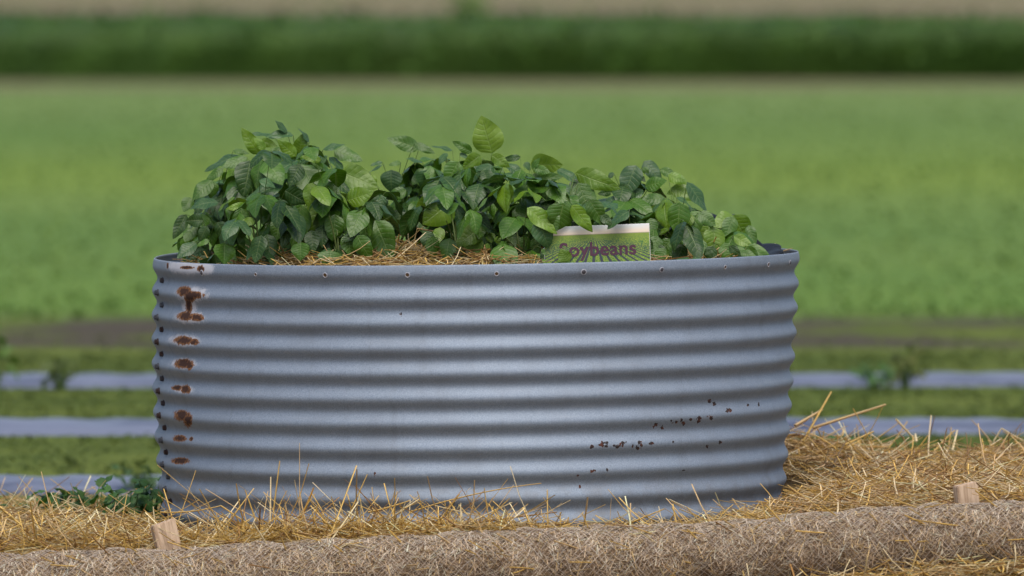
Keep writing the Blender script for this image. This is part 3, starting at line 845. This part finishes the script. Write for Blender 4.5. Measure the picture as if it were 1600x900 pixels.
def f_ring(bm, r0=0.0062, r1=0.0098):
    N_ = 28
    vs = []
    for r_, z_ in ((r1, 0.0), (r1 - 0.001, 0.0014), (r0 + 0.0008, 0.0014), (r0, 0.0)):
        vs.append([bm.verts.new((r_ * math.cos(2 * math.pi * i / N_), r_ * math.sin(2 * math.pi * i / N_), z_)) for i in range(N_)])
    for a_, c_ in zip(vs[:-1], vs[1:]):
        for i in range(N_): bm.faces.new((a_[i], a_[(i + 1) % N_], c_[(i + 1) % N_], c_[i]))
def f_hole(bm): bmesh.ops.create_circle(bm, cap_ends=True, segments=24, radius=0.0062, matrix=Matrix.Translation((0, 0, 0.0006)))
ME = dict(bolt=small("bolt", M_bolt, f_bolt), screw=small("rim_screw", M_screw, f_screw), ring=small("washer", M_ring, f_ring), hole=small("rim_hole", M_hole, f_hole))
def on_wall(me, name, z, thv, parent=tank, off=0.0, sc=1.0):
    p = wall_p(np.array([z]), np.array([thv]), off)[0]
    e = 1e-3
    a_ = wall_p(np.array([z]), np.array([thv + e]), off)[0] - p; c_ = wall_p(np.array([z + e]), np.array([thv]), off)[0] - p
    n_v = Vector(np.cross(a_, c_)).normalized()
    o = bpy.data.objects.new(name, me); COL.objects.link(o); o.parent = parent
    o.location = p; o.rotation_mode = 'QUATERNION'; o.rotation_quaternion = n_v.to_track_quat('Z', 'Y')
    o.scale = (sc, sc, sc)
    return o
for i in range(20):
    on_wall(ME["bolt"], "bolt", ZC - PIT * 0.5 * (i + 1), R(-76.6 + random.uniform(-0.3, 0.3)), off=0.0016, sc=1.3)
def th_of(px): return math.asin(max(-0.999, min(0.999, (at(px, 420, -0.8).x - TX) / 1.0085)))
def rim_spot(px, kind, z=ZC - 0.004, sc=1.0):
    t_ = th_of(px)
    if kind == "screw":
        s_ = on_wall(ME["screw"], "rim_screw", z, t_, sc=sc)
    else:
        s_ = on_wall(ME["hole"], "rim_hole", z, t_, sc=sc)
    w_ = bpy.data.objects.new("washer", ME["ring"]); COL.objects.link(w_); w_.parent = s_; w_.location = (0, 0, 0.0006)
for p_, k_, s_ in [(314, "screw", 1.1), (401, "hole", .75), (513, "hole", 1.0), (642, "hole", 1.0), (780, "hole", .9), (915, "screw", 1.1), (1037, "screw", 1.0), (1140, "hole", .8), (1212, "hole", 1.0), (1248, "screw", 1.0)]:
    rim_spot(p_, k_, sc=s_ * 0.88)

# bedding inside the tank
b = MB()
rr = np.linspace(0, 0.985, 26); aa = np.linspace(0, 2 * np.pi, 65)[:-1]
def bed_z(x, y):
    r2 = (x ** 2 + y ** 2)
    return 0.762 + 0.045 * (1 - r2) + 0.008 * np.sin(x * 14 + y * 8) + 0.0095 * x
Rg, Ag = np.meshgrid(rr, aa, indexing='ij')
Xg, Yg = Rg * np.cos(Ag), Rg * np.sin(Ag)
n_, m_ = Xg.shape
i0 = np.arange(n_ - 1)[:, None] * m_; j = np.arange(m_)[None]; j2 = (j + 1) % m_
b.add(np.stack([Xg + TX, Yg, bed_z(Xg, Yg)], -1), np.stack([i0 + j, i0 + m_ + j, i0 + m_ + j2, i0 + j2], -1).reshape(-1, 4))
nfb = (n_ - 1) * m_
N = 4200
a_ = RNG.random(N) * 6.283; r_ = np.sqrt(RNG.random(N)) * 0.90
x, y = r_ * np.cos(a_), r_ * np.sin(a_)
scatter(b, x + TX, y, bed_z(x, y), (0.05, 0.16), (0.0035, 0.007), 0.18, straw_tints(N, (0.25, 0.3, 0.2, 0.25)), 0.022)
# a broken stalk standing in the gap
for s_ in [((640, 405), (652, 357), -0.25, -0.25, .005, 0, TAN), ((652, 357), (684, 362), -0.25, -0.3, .006, 0, TAN), ((622, 392), (650, 372), -0.3, -0.3, .004, 0, PALE),
           ((490, 412), (500, 404), -.9, -.92, .005, 0, PALE), ((500, 404), (520, 411), -.92, -.93, .004, 0, PALE)]: stalk(*s_)
o = b.build("straw_bedding", M_straw)
o.data.materials.append(M_straw_base)
mi = np.zeros(len(o.data.polygons), np.int32); mi[:nfb] = 1
o.data.polygons.foreach_set("material_index", mi)
tag(o, "pale straw bedding around the soybean stems inside the tank", "straw", kind="stuff")

# black liner folded over the soil at the right rim
b = MB()
tl = np.linspace(R(66), R(150), 70); vl = np.linspace(0, 1, 16)
Tg, Vg = np.meshgrid(tl, vl)
topz = np.interp(np.degrees(Tg), [66, 78, 84, 92, 100, 108, 118, 128, 138, 150], [.782, .788, .80, .812, .82, .868, .900, .902, .868, .82])
rin = 0.968 - 0.02 * Vg - 0.05 * np.sin(Vg * 2.8) * np.interp(np.degrees(Tg), [66, 95, 104, 112, 130, 150], [.1, .3, 1.6, .8, .6, .3])
zz = 0.72 + (topz - 0.72) * np.sin(np.clip(Vg * 1.25, 0, 1) * np.pi / 2) - 0.035 * np.clip(Vg - 0.75, 0, 1) * 4 * np.interp(np.degrees(Tg), [66, 100, 130, 150], [.2, .6, 1, .4])
rin = rin - 0.06 * np.clip(Vg - 0.7, 0, 1) * 3.3 + 0.006 * np.sin(Tg * 41 + Vg * 5)
zz = zz + 0.004 * np.sin(Tg * 33 + Vg * 4)
V = np.stack([TX + rin * np.sin(Tg), -rin * np.cos(Tg), zz + 0.0095 * rin * np.sin(Tg)], -1)
n_, m_ = Tg.shape
ii = (np.arange(n_ - 1)[:, None] * m_ + np.arange(m_ - 1)[None]).ravel()
b.add(V, np.stack([ii, ii + 1, ii + m_ + 1, ii + m_], -1))
tag(b.build("plastic_liner", M_liner), "black plastic liner folded and crumpled inside the right rim", "liner")

# =================================================================== SIGN
SY = -0.835
sgn = empty("garden_sign", at(934, 413, SY), (R(-4), R(-2.2), R(1)))
tag(sgn, "small printed board reading Soybeans, standing among the leaves", "sign")
u_ = (SY - CAM_Y) / FPX
k = NT("printed_field")
uvv = k.attr("luv", "Vector"); s = k.sep(uvv)
px_ = s[0]; py_ = s[1]                      # picture units measured from the vanishing point
o = k.obj()
nz = k.noise(k.scaled(o, (420, 420, 420)), 1.0, 4, 0.7)
dist = k.math('MAXIMUM', k.math('MULTIPLY', py_, -1.0), 0.5)
ray = k.math('DIVIDE', k.math('ADD', px_, k.math('MULTIPLY', k.math('SUBTRACT', nz, 0.5), 2.2)), dist)
st = k.math('SINE', k.math('MULTIPLY', k.math('ADD', ray, 0.13), 2 * math.pi / 0.31))
gap = k.math('MULTIPLY', k.rng(st, 0.15, 0.75), k.rng(k.math('ADD', dist, k.math('MULTIPLY', k.math('ABSOLUTE', px_), -0.16)), 1.0, 11.0, 0.0, 1.0))
crop = k.mix(k.rng(nz, 0.38, 0.62), (0.025, 0.14, 0.045), (0.33, 0.41, 0.055))
crop = k.mix(k.rng(dist, 0.5, 14, 0.85, 0), crop, (0.22, 0.31, 0.05))
crop = k.mix(gap, crop, (0.045, 0.055, 0.075))
skyc = k.mix(k.rng(py_, 0, 14), (0.80, 0.66, 0.50), (0.70, 0.76, 0.78))
skyc = k.mix(k.math('MULTIPLY', k.rng(k.noise(k.scaled(o, (14, 14, 60)), 1.0, 4), 0.45, 0.7), 0.5), skyc, (0.85, 0.74, 0.66))
c = k.mix(k.rng(py_, -0.4, 0.4, smooth=False), crop, skyc)
hz = k.math('MULTIPLY', k.rng(py_, -0.5, 0.2), k.rng(py_, 0.6, 1.2, 1, 0))
c = k.mix(k.math('MULTIPLY', hz, 0.5), c, (0.10, 0.09, 0.05))
k.base(c, 0.45, 0.4)
M_print = k.m
k = NT("sign_edge"); k.base((0.78, 0.78, 0.76), 0.5, 0.4); M_edge = k.m
k = NT("sign_ink"); k.base((0.085, 0.028, 0.055), 0.5, 0.4); M_ink = k.m
bm = bmesh.new()
bmesh.ops.create_cube(bm, size=1.0)
Wd, Hup, Hdn = 166 * u_, 61 * u_, 16 * u_
for v in bm.verts:
    v.co = Vector((v.co.x * Wd, v.co.y * 0.004, Hup if v.co.z > 0 else -Hdn))
bmesh.ops.bevel(bm, geom=bm.edges[:], offset=0.0006, segments=1, affect='EDGES')
me = bpy.data.meshes.new("backing_panel"); bm.to_mesh(me); bm.free(); me.materials.append(M_edge)
pn = bpy.data.objects.new("backing_panel", me); COL.objects.link(pn); pn.parent = sgn
b = MB()
x0, x1, z0, z1 = -Wd / 2 + 0.0012, Wd / 2 - 0.0012, -Hdn + 0.001, Hup - 0.001
vx, vz = -4 * u_, Hup - 14 * u_
V = [(x0, -0.0035, z0), (x1, -0.0035, z0), (x1, -0.0035, z1), (x0, -0.0035, z1)]
b.add(V, [(0, 1, 2, 3)], uv=[((p[0] - vx) / u_, (p[2] - vz) / u_) for p in V])
b.build("printed_picture", M_print, sgn, smooth=False)
b = MB()
rods(b, (0.0, 0.006, Hup * 0.6), np.array([[0, 0.0, -1.0]]), Hup * 0.6 + 0.16, 0.012, np.zeros(3), (0.45, 0.33, 0.22), K=4, sides=6, taper=1.0)
b.build("peg", M_stem, sgn)
tc = bpy.data.curves.new("lettering", 'FONT')
tc.body = "Soybeans"; tc.size = 1.0; tc.extrude = 0.0; tc.offset = 0.022; tc.space_character = 1.04; tc.resolution_u = 6
to = bpy.data.objects.new("lettering", tc); COL.objects.link(to)
bpy.context.view_layer.update()
me = bpy.data.meshes.new_from_object(to.evaluated_get(bpy.context.evaluated_depsgraph_get()))
bpy.data.objects.remove(to)
co = np.zeros(len(me.vertices) * 3); me.vertices.foreach_get("co", co); co = co.reshape(-1, 3)
mn, mx = co.min(0), co.max(0)
tw = 120 * u_
sx = tw / (mx[0] - mn[0]); sz = 29 * u_ / (mx[1] - mn[1])
new = np.stack([(co[:, 0] - mn[0]) * sx + (-59) * u_, np.full(len(co), -0.0045), (co[:, 1] - mn[1]) * sz + 6.5 * u_], -1)
me.vertices.foreach_set("co", new.astype(np.float32).ravel()); me.update()
me.name = "lettering"; me.materials.clear(); me.materials.append(M_ink)
lo = bpy.data.objects.new("lettering", me); COL.objects.link(lo); lo.parent = sgn

# =================================================================== SOYBEAN PLANTS
R1, R2, R3, R4 = (3.2, 230, 160), (3.4619, 580, 170), (3.6364, 840, 220), (8.889, 850, 335)
# leaf blades read off the photograph: base, tip, width ratio, kind (g mid, l light, d dark, b bluish, sky sheen painted into the tint)
HAND = [(R1, [
 (470,265,292,308,.40,'b'),(500,275,380,320,.4,'g'),(560,260,485,140,.40,'l'),(590,235,545,180,.5,'l'),(565,190,640,215,.45,'l'),(640,180,535,125,.30,'b'),(730,165,610,140,.35,'b'),(700,150,650,92,.45,'b'),
 (810,200,775,128,.40,'b'),(760,255,775,170,.7,'l'),(745,270,660,195,.45,'l'),(755,290,592,355,.42,'b'),(770,310,860,470,.62,'g'),(765,310,715,410,.6,'d'),(880,235,975,200,.35,'b'),
 (935,240,1065,285,.5,'g'),(965,345,1140,415,.55,'l'),(910,275,985,330,.6,'b'),(515,290,490,450,.65,'d'),(680,410,500,455,.4,'b'),(560,390,640,400,.6,'b'),(575,475,510,610,.5,'g'),(355,500,225,490,.6,'b'),
 (330,395,320,470,.7,'g'),(325,390,230,465,.55,'g'),(215,475,185,540,.7,'g'),(280,590,200,590,.7,'d'),(195,560,135,672,.40,'d'),(770,510,735,700,.55,'g'),(870,490,845,670,.65,'l'),(880,480,1000,575,.75,'l'),
 (940,560,930,690,.6,'g'),(1000,490,1115,450,.65,'l'),(1140,590,1210,760,.6,'g'),(1080,545,1095,700,.40,'g'),(1155,440,1160,560,.7,'d'),(660,580,650,680,.65,'g'),(570,665,540,790,.55,'d'),(385,705,385,798,1.0,'g'),
 (770,700,760,780,.95,'g'),(915,740,915,812,1.3,'g'),(245,705,155,765,.55,'b'),(1000,660,1020,760,.65,'g'),(1050,665,1110,780,.55,'g'),(380,330,295,385,.4,'g'),(440,310,400,400,.45,'l'),(900,360,1010,440,.5,'d'),
 (690,440,790,500,.6,'d'),(540,590,470,600,.5,'l'),(500,515,405,530,.35,'l'),(1180,520,1240,590,.5,'g'),(1260,540,1260,640,.7,'d'),(600,660,620,780,.55,'d'),(860,225,815,250,.5,'b'),(880,330,830,300,.5,'g'),
 (1110,350,1180,300,.3,'b'),(1190,460,1150,550,.5,'b'),(430,240,500,250,.35,'g'),(640,500,720,560,.6,'d'),(430,420,470,540,.6,'d'),(350,600,400,680,.6,'d'),(300,620,260,690,.55,'d'),(820,640,830,740,.6,'d'),
 (700,640,680,720,.5,'d'),(480,620,460,700,.5,'g'),(1060,640,980,690,.4,'d'),(310,690,250,710,.4,'g'),(700,240,620,240,.4,'g'),(870,290,780,270,.35,'l'),(840,420,960,450,.6,'g'),
 ]), (R2, [
 (655,240,600,57,.70,'L'),(260,215,103,155,.40,'g'),(235,190,335,235,.35,'g'),(440,225,340,190,.35,'b'),(545,235,450,180,.40,'g'),(110,330,100,440,.85,'b'),(275,290,200,255,.7,'b'),(300,330,220,390,.6,'g'),
 (310,330,300,435,1.0,'b'),(470,285,410,400,.65,'g'),(590,250,505,320,.6,'l'),(645,305,525,380,.5,'b'),(650,250,740,310,.45,'l'),(808,260,712,275,.30,'d'),(862,300,1017,305,.65,'L'),(870,325,905,270,.5,'g'),
 (835,385,1020,360,.30,'g'),(1005,330,1125,385,.45,'b'),(1105,345,1313,425,.38,'l'),(845,440,1035,510,.52,'b'),(985,405,1115,515,.55,'b'),(935,480,790,505,.62,'b'),(1040,510,1010,650,.85,'g'),
 (615,410,530,570,.75,'g'),(680,420,670,580,.65,'g'),(340,470,250,580,.55,'l'),(435,500,295,610,.75,'l'),(430,510,430,660,.6,'g'),(840,540,790,700,.6,'g'),(845,535,995,660,.38,'l'),(730,540,665,605,.5,'g'),
 (1085,520,1185,655,.38,'l'),(1180,490,1255,620,.5,'g'),(900,600,970,740,.6,'b'),(600,640,470,730,.55,'l'),(550,690,560,800,.75,'l'),(770,700,720,810,.5,'b'),(425,700,400,810,.65,'g'),(1120,400,1190,580,.55,'g'),
 (825,690,820,800,.55,'g'),(0,360,25,420,.5,'l'),(720,300,840,350,.4,'b'),(830,290,860,330,.7,'b'),(560,310,600,390,.6,'b'),(600,300,660,390,.6,'b'),(720,350,830,380,.6,'b'),(500,400,380,450,.5,'g'),
 (380,410,330,460,.8,'l'),(500,440,560,560,.6,'b'),(720,440,820,420,.6,'b'),(640,670,650,720,.8,'l'),(680,690,690,730,.7,'l'),(620,730,640,760,.6,'l'),(880,700,900,790,.5,'g'),(300,660,310,760,.6,'d'),(330,690,340,810,.5,'g'),
 (60,290,0,300,.4,'b'),(160,290,100,300,.4,'g'),(410,240,360,280,.6,'b'),(480,240,530,260,.5,'b'),(550,560,640,640,.5,'d'),(740,590,700,650,.6,'b'),(190,440,90,480,.5,'g'),(150,540,160,640,.6,'d'),(260,520,190,610,.4,'b'),
 (1090,380,1150,500,.5,'d'),(780,480,760,520,.6,'l'),(880,320,960,340,.5,'g'),
 ]), (R3, [
 (560,140,490,290,.65,'b'),(605,115,700,220,.5,'b'),(700,160,785,200,.45,'g'),(740,195,840,232,.5,'l'),(610,260,720,225,.6,'g'),(600,280,505,325,.5,'b'),(720,320,580,345,.40,'g'),(850,235,965,385,.45,'b'),
 (760,265,900,320,.5,'l'),(735,340,695,530,.45,'l'),(805,350,800,520,.65,'g'),(745,330,635,410,.45,'b'),(920,400,840,540,.55,'g'),(915,410,1005,470,.6,'g'),(970,485,860,640,.65,'l'),(1000,490,1010,635,.7,'l'),
 (1110,425,1010,480,.75,'l'),(1110,430,1070,550,.55,'g'),(1115,420,1180,560,.7,'l'),(1200,480,1230,590,.45,'g'),(1115,540,1215,600,.45,'l'),(1200,590,1330,690,.35,'g'),(520,400,390,470,.55,'b'),(520,400,625,430,.65,'b'),
 (740,640,812,620,.65,'g'),(870,675,745,695,.5,'b'),(860,675,965,690,.5,'b'),(790,320,890,360,.45,'b'),(430,180,400,210,.6,'b'),(600,150,630,190,.6,'g'),(580,200,610,230,.6,'d'),(470,310,360,360,.5,'b'),(500,300,440,340,.5,'b'),
 (660,500,650,590,.6,'g'),(700,520,740,500,.5,'l'),(820,520,800,570,.6,'g'),(880,420,830,500,.5,'l'),(920,440,900,510,.5,'g'),(700,590,690,680,.6,'d'),(960,620,990,660,.7,'d'),(800,270,740,300,.5,'l'),(640,620,640,560,.5,'d'),
 (420,290,350,300,.5,'d'),(280,270,300,300,.5,'b'),(1150,630,1240,660,.45,'g'),(1090,600,1150,650,.5,'d'),(360,420,420,480,.5,'d'),(760,560,690,650,.6,'g'),(830,590,780,690,.6,'d'),(930,560,900,670,.65,'g'),(1060,580,1085,685,.6,'g'),(680,540,655,650,.6,'g'),(1130,600,1170,670,.6,'g'),(1000,600,960,690,.6,'d'),(720,610,690,700,.7,'g'),(1190,600,1250,670,.45,'g'),(830,480,790,580,.6,'g'),(640,440,660,530,.6,'g'),(560,470,640,520,.6,'d'),
 ]), (R4, [(90,-60,175,205,.5,'g'),(330,675,255,490,.75,'l'),(170,705,475,690,.25,'g'),(-20,620,40,700,.4,'l'),(-30,480,20,560,.5,'g')])]
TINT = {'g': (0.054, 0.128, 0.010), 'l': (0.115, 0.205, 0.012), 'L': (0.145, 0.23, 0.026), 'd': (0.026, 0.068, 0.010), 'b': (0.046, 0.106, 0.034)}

PLANTS = [  # px of stem foot, depth Y, label
 (322, -0.05, "leftmost soybean plant, low dark leaves reaching the left rim"),
 (405, -0.42, "bushy soybean plant with bluish upper leaves, second from the left rim"),
 (470, 0.05, "tallest soybean plant of the left clump, thin bluish leaves at its top"),
 (530, -0.45, "soybean plant at the right edge of the left clump, pale leaves in front of it"),
 (618, 0.20, "soybean plant behind the gap of bare straw, one leaf stretched out to the left"),
 (695, 0.25, "soybean plant at the back of the middle clump, upper leaves bluish"),
 (715, -0.40, "soybean plant just right of the bare straw gap, broad drooping leaves"),
 (762, -0.05, "soybean plant with one large upright pale leaf rising above the rest"),
 (815, -0.50, "soybean plant left of the Soybeans board, leaves hanging beside it"),
 (885, -0.35, "soybean plant behind the left end of the board, one leaf reaching right"),
 (985, 0.15, "soybean plant rising behind the Soybeans board, hanging bluish leaves"),
 (1060, -0.10, "soybean plant just right of the Soybeans board with folded leaves"),
 (1135, -0.12, "rightmost soybean plant, one leaf hanging over the rim by the liner"),
]
TOPX = [270, 275, 285, 295, 320, 345, 370, 385, 410, 435, 450, 475, 500, 540, 565, 580, 590, 600, 615, 650, 690, 720, 760, 785, 790, 830, 850, 880, 905, 955, 965, 990, 1015, 1040, 1070, 1090, 1110, 1150, 1170, 1180, 1200]
TOPY = [400, 365, 335, 315, 270, 255, 250, 222, 216, 205, 205, 212, 228, 232, 262, 290, 275, 262, 240, 232, 232, 232, 226, 240, 246, 246, 258, 268, 275, 290, 268, 262, 262, 272, 288, 305, 338, 338, 352, 382, 410]
LB = [MB() for _ in PLANTS]; PB = [MB() for _ in PLANTS]
FOOT = []
for p_, Y_, _l in PLANTS:
    c = at(p_, 400, Y_)
    FOOT.append(np.array([c.x, Y_, float(bed_z(np.array(c.x - TX), np.array(Y_))) - 0.02]))
FOOT = np.array(FOOT)
def nearest(px, Y=None):
    d = np.abs(np.array([p[0] for p in PLANTS]) - px) / 100.0
    if Y is not None: d = d + 0.9 * np.abs(np.array([p[1] for p in PLANTS]) - Y)
    return int(np.argmin(d))
def yfront(px):
    xx_ = min(abs(at(px, 400, -0.4).x - TX), 0.97)
    return -math.sqrt(0.98 ** 2 - xx_ ** 2)
def petiole(i, tip, tint=(0.09, 0.15, 0.03), w=0.0026, frac=None):
    f = FOOT[i]
    hh = max(tip[2] - f[2], 0.02)
    s_ = f + np.array([(tip[0] - f[0]) * 0.25, (tip[1] - f[1]) * 0.25 + 0.12, hh * random.uniform(0.35, 0.7)])
    v = tip - s_
    bend = np.array([0, 0, -0.15 * np.linalg.norm(v)]); v = v - bend
    rods(PB[i], s_[None], unit(v)[None], np.linalg.norm(v), w, bend, tint, K=7, taper=0.7)
for (sc, ox, oy), lst in HAND:
    for bx, by, tx, ty, wr, kd in lst:
        bx, by, tx, ty = ox + bx / sc, oy + by / sc, ox + tx / sc, oy + ty / sc
        yf = yfront((bx + tx) / 2)
        top = np.interp(bx, TOPX, TOPY)
        q = np.clip((by - top) / max(405 - top, 20), 0, 1)
        back = (590 < bx < 690 and by < 330) or (930 < bx < 1060 and by < 340)
        Yb = 0.18 - 0.30 * q if back else -0.06 - 0.55 * q
        Yb += random.uniform(-0.06, 0.06)
        Yb = max(Yb, yf + 0.08)
        if sc > 8 or (850 < tx < 1015 and ty > 345): Yb = -0.865
        Lp = math.hypot(tx - bx, ty - by)
        B = np.array(at(bx, by, Yb)); T0 = np.array(at(tx, ty, Yb))
        fore = random.uniform(0.15, 0.5) * np.linalg.norm(T0 - B)
        if Yb < yf + 0.15 and ty < 395: fore *= 0.4
        Tt = np.array(at(tx, ty, Yb - fore if sc < 8 else Yb - 0.01))
        D = Tt - B; L = np.linalg.norm(D)
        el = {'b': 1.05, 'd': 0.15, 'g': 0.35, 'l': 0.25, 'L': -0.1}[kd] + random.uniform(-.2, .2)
        Nn = np.array([random.uniform(-.45, .45), -math.cos(el), math.sin(el)])
        i = nearest(bx, Yb)
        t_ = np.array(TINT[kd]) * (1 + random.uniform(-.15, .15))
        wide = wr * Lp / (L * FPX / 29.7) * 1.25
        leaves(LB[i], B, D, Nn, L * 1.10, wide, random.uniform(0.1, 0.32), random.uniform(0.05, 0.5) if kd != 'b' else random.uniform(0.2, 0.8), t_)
        petiole(i, B)
# inner trifoliate leaves that fill the bodies of the plants
cnt = np.zeros(len(PLANTS), int)
tries = 0
while tries < 60000 and cnt.min() < 28:
    tries += 1
    i = random.randrange(len(PLANTS))
    if cnt[i] >= 28: continue
    p0, Y0, _ = PLANTS[i]
    px = p0 + random.gauss(0, 34); Yv = Y0 + random.gauss(0.10, 0.13)
    top = np.interp(px, TOPX, TOPY)
    lim = top + (8 if i < 4 else 16)
    if lim > 402: continue
    py = random.uniform(lim, 408)
    if 570 < px < 665 and py > 345 and Yv < 0.15: continue
    yf = yfront(px)
    Yv = max(Yv, yf + 0.12)
    if 855 < px < 1025 and py > 330: Yv = max(Yv, -0.68)
    P = np.array(at(px, py, Yv))
    if P[2] < 0.79: continue
    az = math.atan2(P[1] - FOOT[i][1], P[0] - FOOT[i][0]) + random.gauss(0, .6)
    if random.random() < 0.5: az = -math.pi / 2 + random.gauss(0, .9)
    q = (py - top) / (408 - top)
    dr = 0.25 + 0.75 * q + random.gauss(0, .25)
    def vecs(az, dr): return np.array([math.cos(az) * math.cos(dr), math.sin(az) * math.cos(dr), -math.sin(dr)]), np.array([math.cos(az) * math.sin(dr), math.sin(az) * math.sin(dr), math.cos(dr)])
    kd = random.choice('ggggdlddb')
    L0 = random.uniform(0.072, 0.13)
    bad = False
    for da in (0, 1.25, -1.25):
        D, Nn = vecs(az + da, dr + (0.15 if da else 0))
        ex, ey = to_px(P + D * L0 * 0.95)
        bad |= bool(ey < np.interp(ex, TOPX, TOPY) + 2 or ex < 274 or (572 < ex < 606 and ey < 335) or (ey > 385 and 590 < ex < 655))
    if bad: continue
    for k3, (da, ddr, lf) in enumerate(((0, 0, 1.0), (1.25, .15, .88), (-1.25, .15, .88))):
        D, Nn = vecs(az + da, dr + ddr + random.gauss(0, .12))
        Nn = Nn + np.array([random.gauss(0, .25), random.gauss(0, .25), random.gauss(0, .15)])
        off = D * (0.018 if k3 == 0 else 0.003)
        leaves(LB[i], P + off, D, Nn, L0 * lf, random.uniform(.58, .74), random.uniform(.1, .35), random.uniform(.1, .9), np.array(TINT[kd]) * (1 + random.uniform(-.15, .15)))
    petiole(i, P)
    cnt[i] += 1
for i, (p_, Y_, lab) in enumerate(PLANTS):
    root = empty("soybean_plant", FOOT[i])
    tag(root, lab, "soybean plant", "soybean plants in the steel tank")
    sb = MB()
    top = np.interp(p_, TOPX, TOPY) + 75
    for s_ in range(4):
        tp = np.array(at(p_ + random.gauss(0, 26), min(top + random.uniform(20, 60), 398), Y_ + random.gauss(0, .07)))
        v = tp - FOOT[i]; bend = np.array([v[0] * .4, v[1] * .4, -0.02]); v2 = v - bend
        rods(sb, FOOT[i][None], unit(v2)[None], np.linalg.norm(v2), 0.007, bend, (0.10, 0.14, 0.04), K=8, sides=5, taper=0.4)
    for m_, nm, mt in ((sb, "stem", M_stem), (LB[i], "foliage", M_leaf), (PB[i], "petioles", M_stem)):
        for k_ in range(len(m_.v)): m_.v[k_] = m_.v[k_] - FOOT[i]
        m_.build(nm, mt, root)

# grass sprouts growing through the bedding
b = MB()
for p0, p1 in (((614, 408), (628, 372)), ((612, 404), (640, 376)), ((600, 410), (612, 380)), ((576, 400), (590, 388))):
    a_, c_ = np.array(at(*p0, -0.4)), np.array(at(*p1, -0.45)); v = c_ - a_
    rods(b, a_, unit(v)[None], np.linalg.norm(v), 0.008, np.array([0.01, 0, -0.01]), (0.10, 0.20, 0.05), K=6, taper=0.1, flat=0.2)
tag(b.build("grass_tuft", M_grass), "few green grass blades in the bare straw gap inside the tank", "grass tuft")

# =================================================================== WEEDS BESIDE THE TANK
def sz(px, Y): return float(straw_z(at(px, 800, Y).x, Y)[0]) - 0.02
WG = "green weeds in the straw left of the tank"
C1 = ((0.03, 0.085, 0.02), (0.07, 0.15, 0.035))
weed(232, 0.35, "leafy weed against the lower left side of the tank", 0.15, 26, (0.05, 0.085), 0.07, C1, z=sz(232, .35), grp=WG, up=0.35, wr=.75)
weed(196, 0.15, "upright dark weed with a pointed blade, a little left of the tank", 0.13, 26, (0.045, 0.075), 0.06, C1, z=sz(196, .15), grp=WG, up=0.35, wr=.7)
weed(148, 0.45, "weed with one pale leaf standing between two dark weeds", 0.12, 16, (0.05, 0.09), 0.05, C1, z=sz(148, .45), grp=WG, up=0.3, wr=.7)
weed(105, 0.6, "low broad leaved weed behind the left straw heap", 0.10, 16, (0.05, 0.09), 0.07, C1, z=sz(105, .6), grp=WG, up=0.4, wr=.8)
weed(5, 0.9, "low dusky weed at the left edge of the straw", 0.06, 18, (0.04, 0.07), 0.08, C1, z=sz(5, .9), grp=WG, up=0.4, wr=.8)
weed(1352, 1.85, "dark green weed behind the right straw heap, near the tank", 0.22, 34, (0.06, 0.10), 0.09, C1, z=-0.12, up=0.4, wr=.8)
weed(1440, 2.3, "low green weed behind the right straw heap, farther right", 0.22, 30, (0.05, 0.09), 0.12, ((0.05, 0.11, 0.03), (0.09, 0.17, 0.04)), z=-0.2, up=0.4, wr=.8)
